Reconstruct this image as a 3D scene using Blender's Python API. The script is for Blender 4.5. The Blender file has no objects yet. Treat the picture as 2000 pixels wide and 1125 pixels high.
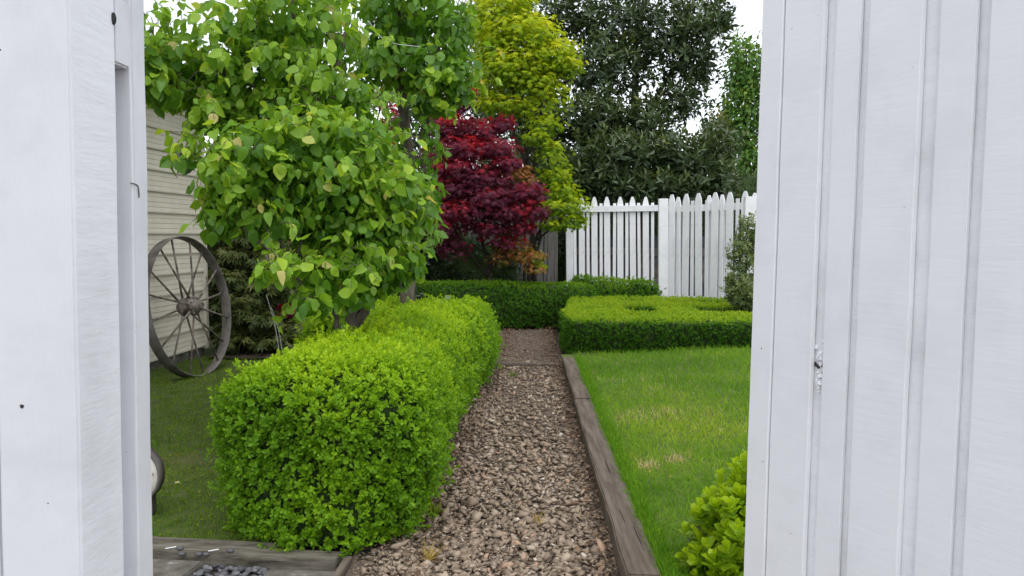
import bpy, bmesh, math, random
import numpy as np
from mathutils import Vector, Matrix, noise
random.seed(7); RNG = np.random.default_rng(7)
SC = bpy.context.scene
COL = SC.collection

# ------------------------------------------------------------------ camera
EYE = np.array([0.0, 0.0, 1.4]); FOC = 1557.0
TILT, ROLL = math.radians(3.75), math.radians(0.8)
FW = np.array([0, math.cos(TILT), -math.sin(TILT)])
_u = np.array([0, math.sin(TILT), math.cos(TILT)]); _r = np.array([1.0, 0, 0])
RT = _r * math.cos(ROLL) + _u * math.sin(ROLL)
UP = -_r * math.sin(ROLL) + _u * math.cos(ROLL)
cam = bpy.data.cameras.new('camera'); cam_o = bpy.data.objects.new('camera', cam); COL.objects.link(cam_o)
cam.sensor_width = 36.0; cam.lens = 36.0 * FOC / 2000.0; cam.clip_start = 0.05; cam.clip_end = 600
M = Matrix.Identity(4)
for i in range(3):
    M[i][0], M[i][1], M[i][2], M[i][3] = RT[i], UP[i], -FW[i], EYE[i]
cam_o.matrix_world = M
SC.camera = cam_o

# ------------------------------------------------------------------ sky, sun, exposure
SUN_EL, SUN_AZ = math.radians(68), math.radians(162)      # azimuth measured clockwise from +Y
w = bpy.data.worlds.new('World'); SC.world = w; w.use_nodes = True
nt = w.node_tree; nt.nodes.clear()
sky = nt.nodes.new('ShaderNodeTexSky'); sky.sky_type = 'NISHITA'; sky.sun_disc = False
sky.sun_elevation = SUN_EL; sky.sun_rotation = SUN_AZ
sky.air_density = 1.0; sky.dust_density = 1.2; sky.ozone_density = 1.0
hs = nt.nodes.new('ShaderNodeHueSaturation'); hs.inputs['Saturation'].default_value = 0.26
bg = nt.nodes.new('ShaderNodeBackground'); bg.inputs['Strength'].default_value = 0.15
wo = nt.nodes.new('ShaderNodeOutputWorld')
nt.links.new(sky.outputs[0], hs.inputs['Color']); nt.links.new(hs.outputs[0], bg.inputs[0]); nt.links.new(bg.outputs[0], wo.inputs[0])
sl = bpy.data.lights.new('sun', 'SUN'); sl.energy = 0.55; sl.angle = math.radians(60); sl.color = (1.0, 0.98, 0.95)
so = bpy.data.objects.new('sun', sl); COL.objects.link(so)
sd = Vector((math.sin(SUN_AZ) * math.cos(SUN_EL), math.cos(SUN_AZ) * math.cos(SUN_EL), math.sin(SUN_EL)))
so.rotation_euler = sd.to_track_quat('Z', 'Y').to_euler(); so.location = (5, 5, 12)
SC.view_settings.view_transform = 'Standard'; SC.view_settings.look = 'None'
SC.view_settings.exposure = 1.1; SC.view_settings.gamma = 1.0
SC.view_settings.use_curve_mapping = False
SC.cycles.max_bounces = 7; SC.cycles.diffuse_bounces = 4; SC.cycles.transmission_bounces = 5
SC.cycles.use_denoising = True

# ------------------------------------------------------------------ helpers
def at(px, py, Y):
    """world point at depth Y on the line of sight of a photograph pixel (2000 x 1125)"""
    d = FW + RT * ((px - 1000) / FOC) - UP * ((py - 562.5) / FOC)
    return EYE + d * (Y / d[1])

def project(Pn):
    v = Pn - EYE; z = v @ FW
    return 1000 + FOC * (v @ RT) / z, 562.5 - FOC * (v @ UP) / z, z

def tagp(o, label=None, cat=None, group=None, kind=None):
    if label: o['label'] = label
    if cat: o['category'] = cat
    if group: o['group'] = group
    if kind: o['kind'] = kind
    return o

def empty(name, loc, label, cat, group=None, rz=0.0):
    o = bpy.data.objects.new(name, None); COL.objects.link(o); o.location = loc; o.rotation_euler = (0, 0, rz)
    o.empty_display_size = 0.1
    return tagp(o, label, cat, group)

def mesh_np(name, V, T, mat, tint=None, smooth=False):
    V = np.asarray(V, np.float32); T = np.asarray(T, np.int32)
    me = bpy.data.meshes.new(name)
    me.vertices.add(len(V)); me.vertices.foreach_set('co', V.ravel())
    n, k = T.shape
    me.loops.add(n * k); me.loops.foreach_set('vertex_index', T.ravel())
    me.polygons.add(n); me.polygons.foreach_set('loop_start', np.arange(n, dtype=np.int32) * k)
    me.polygons.foreach_set('loop_total', np.full(n, k, np.int32))
    if smooth: me.polygons.foreach_set('use_smooth', np.ones(n, bool))
    if tint is not None:
        a = me.attributes.new('tint', 'FLOAT', 'POINT'); a.data.foreach_set('value', np.asarray(tint, np.float32))
    me.materials.append(mat); me.update(calc_edges=True)
    return me

def link(name, me, parent=None, loc=(0, 0, 0)):
    o = bpy.data.objects.new(name, me); COL.objects.link(o); o.location = loc
    if parent: o.parent = parent
    return o

def bm_obj(name, bm, mat, parent=None, loc=(0, 0, 0), bevel=0.0, smooth=False):
    if bevel:
        bmesh.ops.bevel(bm, geom=list(bm.edges), offset=bevel, segments=2, affect='EDGES', clamp_overlap=True)
    bmesh.ops.recalc_face_normals(bm, faces=bm.faces)
    me = bpy.data.meshes.new(name); bm.to_mesh(me); bm.free()
    me.materials.append(mat)
    if smooth:
        for p in me.polygons: p.use_smooth = True
    return link(name, me, parent, loc)

def bx(bm, x0, x1, y0, y1, z0, z1, cuts=0):
    vs = [bm.verts.new((x, y, z)) for z in (z0, z1) for y in (y0, y1) for x in (x0, x1)]
    for f in ((0, 2, 3, 1), (4, 5, 7, 6), (0, 1, 5, 4), (2, 6, 7, 3), (0, 4, 6, 2), (1, 3, 7, 5)):
        bm.faces.new([vs[i] for i in f])

def box(name, x0, x1, y0, y1, z0, z1, mat, parent=None, loc=(0, 0, 0), bevel=0.003):
    bm = bmesh.new(); bx(bm, x0, x1, y0, y1, z0, z1)
    return bm_obj(name, bm, mat, parent, loc, bevel)

def prism(bm, pts, y0, y1):
    """polygon pts (x, z) extruded in y"""
    a = [bm.verts.new((x, y0, z)) for x, z in pts]; b = [bm.verts.new((x, y1, z)) for x, z in pts]
    bm.faces.new(a); bm.faces.new(b[::-1])
    for i in range(len(pts)):
        j = (i + 1) % len(pts); bm.faces.new((a[i], b[i], b[j], a[j]))

def tube_np(pts, radii, seg=8):
    pts = np.asarray(pts, float); n = len(pts)
    V = []; T = []
    tang = np.gradient(pts, axis=0); tang /= np.linalg.norm(tang, axis=1)[:, None] + 1e-9
    ref = np.array([0.3, 0.9, 0.1])
    for i in range(n):
        t = tang[i]; a = np.cross(t, ref); a /= np.linalg.norm(a) + 1e-9; b = np.cross(t, a)
        for k in range(seg):
            th = 2 * math.pi * k / seg
            V.append(pts[i] + (a * math.cos(th) + b * math.sin(th)) * radii[i] * (1 + 0.08 * math.sin(3 * th + i)))
    for i in range(n - 1):
        for k in range(seg):
            p, q = i * seg + k, i * seg + (k + 1) % seg
            T += [(p, q, q + seg), (p, q + seg, p + seg)]
    V.append(pts[-1]); V.append(pts[0]); e, s = len(V) - 2, len(V) - 1
    for k in range(seg):
        T.append(((n - 1) * seg + k, (n - 1) * seg + (k + 1) % seg, e)); T.append((s, (k + 1) % seg, k))
    return np.array(V), np.array(T)

def smooth_path(ctrl, n=10, wob=0.0):
    """Catmull-Rom through the control points"""
    c = [np.asarray(p, float) for p in ctrl]; c = [2 * c[0] - c[1]] + c + [2 * c[-1] - c[-2]]
    out = []
    for i in range(1, len(c) - 2):
        for k in range(n):
            t = k / n; p0, p1, p2, p3 = c[i - 1:i + 3]
            out.append(0.5 * ((2 * p1) + (-p0 + p2) * t + (2 * p0 - 5 * p1 + 4 * p2 - p3) * t * t + (-p0 + 3 * p1 - 3 * p2 + p3) * t ** 3))
    out.append(c[-2]); out = np.array(out)
    if wob: out[1:-1] += RNG.normal(0, wob, (len(out) - 2, 3))
    return out

def cat_parts(parts):
    V, T, o = [], [], 0
    for v, t in parts: V.append(v); T.append(np.asarray(t) + o); o += len(v)
    return np.concatenate(V), np.concatenate(T)

def unit(a): return a / (np.linalg.norm(a, axis=-1, keepdims=True) + 1e-9)

# ------------------------------------------------------------------ materials
def new_mat(name):
    m = bpy.data.materials.new(name); m.use_nodes = True
    n = m.node_tree; b = n.nodes['Principled BSDF']; return m, n, b, n.nodes['Material Output']

def ramp(n, stops):
    r = n.nodes.new('ShaderNodeValToRGB'); e = r.color_ramp.elements
    while len(e) < len(stops): e.new(0.5)
    for el, (p, c) in zip(e, stops): el.position = p; el.color = (*c, 1)
    return r

def nz(n, scale, detail=4, rough=0.55, stretch=None, coord='Object'):
    tc = n.nodes.new('ShaderNodeTexCoord'); t = n.nodes.new('ShaderNodeTexNoise')
    t.inputs['Scale'].default_value = scale; t.inputs['Detail'].default_value = detail; t.inputs['Roughness'].default_value = rough
    if stretch:
        mp = n.nodes.new('ShaderNodeMapping'); mp.inputs['Scale'].default_value = stretch
        n.links.new(tc.outputs[coord], mp.inputs[0]); n.links.new(mp.outputs[0], t.inputs['Vector'])
    else: n.links.new(tc.outputs[coord], t.inputs['Vector'])
    return t

def bump(n, b, src, strength, dist=0.01):
    k = n.nodes.new('ShaderNodeBump'); k.inputs['Strength'].default_value = strength; k.inputs['Distance'].default_value = dist
    n.links.new(src, k.inputs['Height'])
    n.links.new(k.outputs[0], b.inputs['Normal']); return k

def leaf_mat(name, stops, transl=0.35, rough=0.45, tcol=1.25, spec=0.4):
    m, n, b, out = new_mat(name)
    at_ = n.nodes.new('ShaderNodeAttribute'); at_.attribute_name = 'tint'
    r = ramp(n, stops); n.links.new(at_.outputs['Fac'], r.inputs[0])
    n.links.new(r.outputs[0], b.inputs['Base Color']); b.inputs['Roughness'].default_value = rough
    b.inputs['Specular IOR Level'].default_value = spec
    t = n.nodes.new('ShaderNodeBsdfTranslucent'); mx = n.nodes.new('ShaderNodeMixShader'); mx.inputs[0].default_value = transl
    g = n.nodes.new('ShaderNodeMix'); g.data_type = 'RGBA'; g.blend_type = 'MULTIPLY'; g.inputs[0].default_value = 1
    g.inputs[7].default_value = (tcol * 1.1, tcol, tcol * 0.6, 1)
    n.links.new(r.outputs[0], g.inputs[6]); n.links.new(g.outputs[2], t.inputs[0])
    n.links.new(b.outputs[0], mx.inputs[1]); n.links.new(t.outputs[0], mx.inputs[2]); n.links.new(mx.outputs[0], out.inputs[0])
    return m

def noise_mat(name, stops, scale, detail=5, rough=0.8, bstr=0.3, bdist=0.01, stretch=None, spec=0.3, coord='Object', bscale=None):
    m, n, b, out = new_mat(name)
    t = nz(n, scale, detail, 0.6, stretch, coord); r = ramp(n, stops)
    n.links.new(t.outputs['Fac'], r.inputs[0]); n.links.new(r.outputs[0], b.inputs['Base Color'])
    b.inputs['Roughness'].default_value = rough; b.inputs['Specular IOR Level'].default_value = spec
    if bstr:
        s = t if bscale is None else nz(n, bscale, 5, 0.6, stretch, coord)
        bump(n, b, s.outputs['Fac'], bstr, bdist)
    return m

def tint_mat(name, stops, rough=0.85, nscale=60, namp=0.25, spec=0.3):
    m, n, b, out = new_mat(name)
    a = n.nodes.new('ShaderNodeAttribute'); a.attribute_name = 'tint'; r = ramp(n, stops)
    n.links.new(a.outputs['Fac'], r.inputs[0])
    t = nz(n, nscale, 4, 0.6); mr = n.nodes.new('ShaderNodeMapRange')
    mr.inputs[3].default_value = 1 - namp; mr.inputs[4].default_value = 1 + namp
    n.links.new(t.outputs['Fac'], mr.inputs[0])
    x = n.nodes.new('ShaderNodeMix'); x.data_type = 'RGBA'; x.blend_type = 'MULTIPLY'; x.inputs[0].default_value = 1
    n.links.new(r.outputs[0], x.inputs[6]); n.links.new(mr.outputs[0], x.inputs[7])
    n.links.new(x.outputs[2], b.inputs['Base Color']); b.inputs['Roughness'].default_value = rough
    b.inputs['Specular IOR Level'].default_value = spec
    bump(n, b, t.outputs['Fac'], 0.3, 0.004)
    return m

def paint_mat(name, col, streak, bstr, grime=0.06, rough=0.45):
    """gloss paint brushed over wood: relief follows the brush, faint grime"""
    m, n, b, out = new_mat(name)
    g1 = nz(n, 6, 6, 0.65); g2 = nz(n, 1.0, 6, 0.7, streak)
    r = ramp(n, [(0.30, tuple(c * (1 - grime * 1.8) for c in col)), (0.52, col), (0.8, tuple(min(.86, c * 1.02) for c in col))])
    n.links.new(g1.outputs['Fac'], r.inputs[0])
    sp = nz(n, 42, 2, 0.5); sr = ramp(n, [(0.20, (0.45, 0.45, 0.44)), (0.235, (1, 1, 1))])
    n.links.new(sp.outputs['Fac'], sr.inputs[0])
    x = n.nodes.new('ShaderNodeMix'); x.data_type = 'RGBA'; x.blend_type = 'MULTIPLY'; x.inputs[0].default_value = 0.8
    n.links.new(r.outputs[0], x.inputs[6]); n.links.new(sr.outputs[0], x.inputs[7])
    n.links.new(x.outputs[2], b.inputs['Base Color'])
    b.inputs['Roughness'].default_value = rough; b.inputs['Specular IOR Level'].default_value = 0.3
    ad = n.nodes.new('ShaderNodeMath'); ad.operation = 'MULTIPLY_ADD'; ad.inputs[1].default_value = 0.35
    lum = nz(n, 18, 5, 0.6)
    n.links.new(lum.outputs['Fac'], ad.inputs[0]); n.links.new(g2.outputs['Fac'], ad.inputs[2])
    bump(n, b, ad.outputs[0], bstr, 0.004)
    return m

WHITE = (0.80, 0.80, 0.825)
M_post = paint_mat('white paint smooth', (0.70, 0.70, 0.725), (30, 30, 4), 0.22)  # duller white: the shade on the near post is put into its colour
M_sawn = paint_mat('white paint rough sawn', WHITE, (1.5, 6, 42), 0.38)
M_gate = paint_mat('white paint gate boards', (0.83, 0.83, 0.85), (8, 8, 90), 0.15, 0.035)
M_groove = paint_mat('white paint back boards', (0.82, 0.82, 0.835), (20, 20, 40), 0.4, 0.08)
M_fence = paint_mat('white paint fence', (0.80, 0.80, 0.81), (20, 20, 6), 0.25, 0.08)
M_greywood = noise_mat('grey wood', [(0.3, (0.10, 0.095, 0.088)), (0.7, (0.19, 0.18, 0.165))], 3, stretch=(8, 8, 0.8))
M_sleeper = noise_mat('weathered sleeper', [(0.25, (0.05, 0.037, 0.028)), (0.45, (0.10, 0.077, 0.058)), (0.62, (0.15, 0.12, 0.094)), (0.8, (0.21, 0.178, 0.145))], 2.0, 9, 0.85, 0.35, 0.006, (14, 1.3, 14), bscale=2.2)
M_edge = noise_mat('mossy edging timber', [(0.3, (0.055, 0.048, 0.034)), (0.5, (0.13, 0.115, 0.088)), (0.72, (0.21, 0.19, 0.155))], 7, 7, 0.9, 0.6, 0.01, (1, 6, 6))
M_conc = noise_mat('old concrete', [(0.25, (0.06, 0.054, 0.044)), (0.45, (0.115, 0.104, 0.086)), (0.6, (0.16, 0.147, 0.125)), (0.72, (0.34, 0.33, 0.31))], 16, 10, 0.92, 0.4, 0.006, bscale=60)
M_clad = noise_mat('cream cladding', [(0.3, (0.52, 0.475, 0.375)), (0.7, (0.62, 0.575, 0.465))], 4, 6, 0.5, 0.05, stretch=(1, 1, 2))
M_trim = noise_mat('cream trim', [(0.3, (0.55, 0.51, 0.42)), (0.7, (0.64, 0.595, 0.50))], 5, 4, 0.5, 0.05)
M_roof = noise_mat('slate blue roof steel', [(0.3, (0.035, 0.042, 0.055)), (0.7, (0.06, 0.07, 0.088))], 6, 4, 0.45, 0.05)
M_iron = noise_mat('weathered iron', [(0.28, (0.035, 0.029, 0.025)), (0.48, (0.105, 0.093, 0.083)), (0.66, (0.175, 0.16, 0.147)), (0.8, (0.25, 0.235, 0.22))], 5, 7, 0.75, 0.4, 0.004, spec=0.4)
M_rust = noise_mat('rust speckled iron', [(0.30, (0.045, 0.028, 0.02)), (0.5, (0.15, 0.122, 0.1)), (0.72, (0.27, 0.245, 0.22))], 16, 6, 0.8, 0.4, 0.003)
M_wire = noise_mat('pale wire', [(0.3, (0.4, 0.4, 0.4)), (0.7, (0.6, 0.6, 0.6))], 20, 2, 0.4, 0)
M_soil = noise_mat('dark soil', [(0.3, (0.022, 0.016, 0.011)), (0.7, (0.055, 0.042, 0.03))], 8, 8, 0.95, 0.8, 0.03)
M_bed = noise_mat('fine gravel bed', [(0.25, (0.05, 0.036, 0.027)), (0.5, (0.14, 0.105, 0.08)), (0.75, (0.24, 0.19, 0.15))], 60, 8, 0.95, 0.9, 0.02)
M_core = noise_mat('hedge twigs', [(0.3, (0.014, 0.026, 0.007)), (0.7, (0.04, 0.075, 0.016))], 40, 4, 0.95, 0.8, 0.02)
M_bark = noise_mat('grey brown bark', [(0.25, (0.045, 0.036, 0.028)), (0.5, (0.11, 0.092, 0.072)), (0.75, (0.19, 0.165, 0.135))], 9, 7, 0.9, 0.8, 0.012, (3, 3, 0.8))
M_darkbark = noise_mat('dark bark', [(0.3, (0.018, 0.015, 0.012)), (0.7, (0.055, 0.045, 0.036))], 9, 6, 0.9, 0.7, 0.012, (3, 3, 0.8))

# foliage
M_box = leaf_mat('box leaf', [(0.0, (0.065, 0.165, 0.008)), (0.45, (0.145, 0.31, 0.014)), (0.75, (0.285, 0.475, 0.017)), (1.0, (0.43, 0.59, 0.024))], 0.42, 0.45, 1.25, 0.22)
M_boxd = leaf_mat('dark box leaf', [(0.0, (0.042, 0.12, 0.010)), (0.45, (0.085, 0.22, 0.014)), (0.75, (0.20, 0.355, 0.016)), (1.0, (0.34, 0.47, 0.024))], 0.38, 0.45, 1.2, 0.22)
M_pear = leaf_mat('pear leaf', [(0.0, (0.065, 0.175, 0.016)), (0.4, (0.135, 0.29, 0.024)), (0.75, (0.27, 0.45, 0.035)), (0.93, (0.47, 0.62, 0.06)), (1.0, (0.56, 0.50, 0.17))], 0.46, 0.36, 1.3, 0.35)
M_red = leaf_mat('purple red maple leaf', [(0.0, (0.085, 0.014, 0.036)), (0.42, (0.165, 0.026, 0.06)), (0.7, (0.30, 0.016, 0.034)), (1.0, (0.58, 0.014, 0.022))], 0.42, 0.5, 1.3, 0.3)
M_yel = leaf_mat('lime maple leaf', [(0.0, (0.11, 0.22, 0.012)), (0.4, (0.27, 0.41, 0.014)), (0.75, (0.48, 0.58, 0.02)), (1.0, (0.66, 0.68, 0.035))], 0.52, 0.5, 1.25, 0.2)
M_orange = leaf_mat('orange maple leaf', [(0.0, (0.12, 0.18, 0.02)), (0.4, (0.30, 0.17, 0.04)), (0.75, (0.40, 0.15, 0.05)), (1.0, (0.32, 0.07, 0.03))], 0.4, 0.5, 1.2)
M_olive = leaf_mat('olive maple leaf', [(0.0, (0.035, 0.06, 0.012)), (0.5, (0.085, 0.12, 0.025)), (1.0, (0.20, 0.21, 0.06))], 0.3, 0.5, 1.2)
M_ever = leaf_mat('evergreen leaf', [(0.0, (0.026, 0.05, 0.02)), (0.5, (0.055, 0.095, 0.033)), (0.85, (0.10, 0.15, 0.042)), (1.0, (0.2, 0.23, 0.055))], 0.22, 0.38, 1.2, 0.5)
M_birch = leaf_mat('bright tree leaf', [(0.0, (0.045, 0.12, 0.02)), (0.6, (0.10, 0.22, 0.03)), (1.0, (0.24, 0.33, 0.04))], 0.35, 0.45, 1.25, 0.25)
M_gold = leaf_mat('golden olive leaf', [(0.0, (0.06, 0.07, 0.015)), (0.6, (0.15, 0.15, 0.025)), (1.0, (0.33, 0.29, 0.04))], 0.35, 0.45, 1.2)
M_fine = leaf_mat('grey green leaf', [(0.0, (0.08, 0.13, 0.045)), (0.6, (0.17, 0.24, 0.08)), (1.0, (0.27, 0.32, 0.12))], 0.3, 0.45, 1.2)
M_grass = leaf_mat('lawn grass', [(0.0, (0.07, 0.20, 0.008)), (0.5, (0.165, 0.335, 0.024)), (0.8, (0.31, 0.45, 0.034)), (0.96, (0.42, 0.47, 0.05)), (1.0, (0.56, 0.48, 0.24))], 0.4, 0.6, 1.2, 0.12)
M_moss = leaf_mat('mossy lawn grass', [(0.0, (0.07, 0.16, 0.006)), (0.5, (0.155, 0.28, 0.012)), (0.85, (0.25, 0.31, 0.025)), (1.0, (0.33, 0.25, 0.10))], 0.35, 0.6, 1.2, 0.12)
M_straw = leaf_mat('dry straw grass', [(0.0, (0.34, 0.26, 0.05)), (1.0, (0.52, 0.36, 0.10))], 0.3, 0.5, 1.1)
M_stone = tint_mat('crushed stone', [(0.0, (0.12, 0.088, 0.060)), (0.3, (0.25, 0.19, 0.135)), (0.6, (0.355, 0.275, 0.20)), (0.85, (0.45, 0.365, 0.275)), (0.93, (0.40, 0.255, 0.17)), (1.0, (0.56, 0.49, 0.41))])
M_pebble = tint_mat('dark river pebble', [(0.0, (0.05, 0.05, 0.055)), (0.6, (0.125, 0.125, 0.135)), (1.0, (0.24, 0.23, 0.23))], 0.7)

# ------------------------------------------------------------------ leaf shapes (stem at origin, blade along +y, upper face +z)
def shape_pear(bend=.28, fold=.34, wid=1.0, twist=0.0):
    ys = [0, .10, .34, .60, .82, 1.0]; ws = [q * wid for q in (0, .22, .37, .33, .16, 0)]
    V = [(twist * y * y, y, -bend * y * y + 0.05 * math.sin(7 * y)) for y in ys]
    L = [(V[i][0] - ws[i], ys[i] + .01, V[i][2] + fold * ws[i] - .03 * (i % 2)) for i in range(1, 5)]
    R = [(V[i][0] + ws[i], ys[i] + .01, V[i][2] + fold * ws[i] - .03 * ((i + 1) % 2)) for i in range(1, 5)]
    V += L + R; T = [(0, 6, 1)[::-1], (0, 10, 1)]
    T = [(0, 1, 6), (0, 10, 1)]
    for i in range(1, 4):
        l, r = 5 + i, 9 + i
        T += [(i, i + 1, l + 1), (i, l + 1, l), (i, r, r + 1), (i, r + 1, i + 1)]
    T += [(4, 5, 9), (4, 13, 5)]
    n = len(V); V += [(-.012, 0, 0), (.012, 0, 0), (.008, -.22, .07), (-.008, -.4, .0)]
    T += [(n, n + 1, n + 2), (n, n + 2, n + 3)]
    return np.array(V), np.array(T)

def shape_maple(wd=.15):
    V = [(0, 0, 0)]; T = []
    for a, l in ((0, 1), (36, .92), (-36, .92), (74, .78), (-74, .78), (116, .5), (-116, .5)):
        t = math.radians(a); d = (math.sin(t), math.cos(t)); p = (math.cos(t), -math.sin(t)); k = len(V)
        m = .42 * l
        V += [(d[0] * m - p[0] * wd * l, d[1] * m - p[1] * wd * l, .02), (d[0] * l, d[1] * l, -.26 * l * l), (d[0] * m + p[0] * wd * l, d[1] * m + p[1] * wd * l, .02)]
        T += [(0, k + 1, k), (0, k + 2, k + 1)]
    return np.array(V), np.array(T)

def shape_oval(wd=.27, cup=.07):
    V = [(0, 0, 0), (-wd * .78, .36, cup), (-wd * .98, .76, cup), (0, 1, -.05), (wd * .98, .76, cup), (wd * .78, .36, cup), (0, .5, -.02)]
    T = [(6, 1, 0), (6, 2, 1), (6, 3, 2), (6, 4, 3), (6, 5, 4), (6, 0, 5)]
    return np.array(V), np.array(T)

def shape_small(wd=.3):
    V = [(0, 0, 0), (-wd, .55, .06), (0, 1, -.03), (wd, .55, .06), (0, .55, -.03)]
    return np.array(V), np.array([(0, 4, 1), (1, 4, 2), (2, 4, 3), (3, 4, 0)])

def shape_blade():
    V = [(-.05, 0, 0), (.05, 0, 0), (-.035, .55, .06), (.035, .55, .06), (0.0, 1, .28)]
    return np.array(V), np.array([(0, 1, 3), (0, 3, 2), (2, 3, 4)])

def stone_shapes(k, flat, npts=9):
    out = []
    for _ in range(k):
        bm = bmesh.new()
        for _ in range(npts):
            v = Vector((random.gauss(0, 1), random.gauss(0, 1), random.gauss(0, 1))).normalized() * random.uniform(.42, .56)
            bm.verts.new((v.x, v.y * random.uniform(.6, .95), v.z * flat))
        r = bmesh.ops.convex_hull(bm, input=bm.verts)
        junk = list({g for g in r['geom_interior'] + r['geom_unused'] if isinstance(g, bmesh.types.BMVert)})
        if junk: bmesh.ops.delete(bm, geom=junk, context='VERTS')
        bmesh.ops.triangulate(bm, faces=bm.faces); bm.verts.index_update()
        bmesh.ops.recalc_face_normals(bm, faces=bm.faces)
        out.append((np.array([v.co[:] for v in bm.verts]), np.array([[v.index for v in f.verts] for f in bm.faces]))); bm.free()
    return out

def pebble_shape():
    bm = bmesh.new(); bmesh.ops.create_uvsphere(bm, u_segments=7, v_segments=5, radius=.5)
    for v in bm.verts: v.co = Vector((v.co.x, v.co.y * .75, v.co.z * .5)) * (1 + .1 * noise.noise(v.co * 3))
    bmesh.ops.triangulate(bm, faces=bm.faces); bm.verts.index_update()
    r = (np.array([v.co[:] for v in bm.verts]), np.array([[v.index for v in f.verts] for f in bm.faces])); bm.free(); return r

PEAR2, PEAR3 = shape_pear(.5, .6, .82, .16), shape_pear(.1, .12, 1.08, -.12)
PEAR, MAPLE, OVAL, SMALL, BLADE = shape_pear(), shape_maple(), shape_oval(), shape_small(), shape_blade()
LV, LT = shape_oval(.2, .06); LV = LV.copy(); LV[[2, 4], 0] *= .62; LANCE = (LV, LT)
SLIM = shape_small(.17)

# ------------------------------------------------------------------ scattering: the 300 largest in view become parts, the rest one mass
SETS = []
def scatter(owner, shapes, mat, pos, R, scale, tint, piece='leaf', mass='foliage', own=300, smooth=False):
    if not isinstance(shapes, list): shapes = [shapes]
    SETS.append(dict(owner=owner, shapes=shapes, mat=mat, pos=np.asarray(pos), R=R, s=np.asarray(scale), tint=np.clip(tint, 0, 1), piece=piece, mass=mass, own=own, smooth=smooth))

def frames(axis, normal):
    y = unit(axis); z = unit(normal - (normal * y).sum(-1, keepdims=True) * y); x = np.cross(y, z)
    return np.stack([x, y, z], axis=-1)

def rosettes(P, D, k, th0, th1, L, drop=0.0, jit=0.25):
    """k leaves round every sprig tip P growing along D: returns pos, R, scale, layer"""
    n = len(P); D = unit(D)
    ref = np.where(np.abs(D[:, 2:3]) > .9, np.array([[1., 0, 0]]), np.array([[0, 0, 1.]]))
    a = unit(np.cross(D, ref)); b = np.cross(D, a)
    ph = np.arange(k)[None, :] * 2.4 + RNG.uniform(0, 6.28, (n, 1)) + RNG.normal(0, .3, (n, k))
    lay = np.linspace(0, 1, k)[None, :]
    th = th0 + (th1 - th0) * lay + RNG.normal(0, .15, (n, k))
    rad = a[:, None, :] * np.cos(ph)[..., None] + b[:, None, :] * np.sin(ph)[..., None]
    ax = D[:, None, :] * np.cos(th)[..., None] + rad * np.sin(th)[..., None]
    nm = D[:, None, :] * np.sin(th)[..., None] - rad * np.cos(th)[..., None]
    ax = ax + RNG.normal(0, jit, ax.shape) * .4
    s = L * (0.62 + .38 * np.sqrt(lay)) * RNG.uniform(.75, 1.2, (n, k))
    p = P[:, None, :] - D[:, None, :] * (lay[..., None] * L * .9)
    p[..., 2] -= drop * lay
    return p.reshape(-1, 3), frames(ax.reshape(-1, 3), nm.reshape(-1, 3)), s.ravel(), np.broadcast_to(lay, (n, k)).ravel()

def finalize():
    CELL = 7
    W_, H_ = 2000 // CELL + 2, 1125 // CELL + 2
    zb = np.full(W_ * H_, 1e9)
    for S in SETS:
        x, y, z = project(S['pos'] + S['R'][:, :, 1] * S['s'][:, None] * .45)
        ok = (z > .3) & (x > 285) & (x < 1462) & (y > 0) & (y < 1125)
        S['cell'] = np.where(ok, (np.clip(x, 0, 1999) // CELL).astype(int) + W_ * (np.clip(y, 0, 1124) // CELL).astype(int), -1); S['z'] = z
        np.minimum.at(zb, S['cell'][ok], z[ok])
    for S in SETS:
        n = len(S['pos']); vis = (S['cell'] >= 0) & (S['z'] <= zb[S['cell']] + 0.02)
        face = np.abs(np.einsum('ij,ij->i', unit(S['pos'] - EYE), S['R'][:, :, 2]))
        score = np.where(vis, S['s'] / S['z'] * (.35 + face), 0)
        own = min(S['own'], int((score > 0).sum()))
        idx = np.argsort(-score)[:own]; mask = np.ones(n, bool); mask[idx] = False
        base = np.array(S['owner'].location)
        nv = 6; cache = {}
        which = RNG.integers(0, len(S['shapes']), n)
        for i in idx:
            k = (int(which[i]), int(min(nv - 1, S['tint'][i] * nv)))
            if k not in cache:
                V, T = S['shapes'][k[0]]
                cache[k] = mesh_np(S['piece'], V, T, S['mat'], np.full(len(V), (k[1] + .5) / nv), S['smooth'])
            o = bpy.data.objects.new(S['piece'], cache[k]); COL.objects.link(o); o.parent = S['owner']
            m = np.eye(4); m[:3, :3] = S['R'][i] * S['s'][i]; m[:3, 3] = S['pos'][i] - base
            o.matrix_local = Matrix(m.tolist())
        VV, TT, ti, off = [], [], [], 0
        for k, (V, T) in enumerate(S['shapes']):
            j = np.where(mask & (which == k))[0]
            if not len(j): continue
            vv = np.einsum('nij,vj->nvi', S['R'][j] * S['s'][j][:, None, None], V) + (S['pos'][j] - base)[:, None, :]
            tt = T[None] + (np.arange(len(j)) * len(V))[:, None, None] + off
            VV.append(vv.reshape(-1, 3)); TT.append(tt.reshape(-1, 3)); ti.append(np.repeat(S['tint'][j], len(V))); off += len(j) * len(V)
        if VV:
            o = link(S['mass'], mesh_np(S['mass'], np.concatenate(VV), np.concatenate(TT), S['mat'], np.concatenate(ti), S['smooth']), S['owner'])
            o['kind'] = 'stuff'

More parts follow.
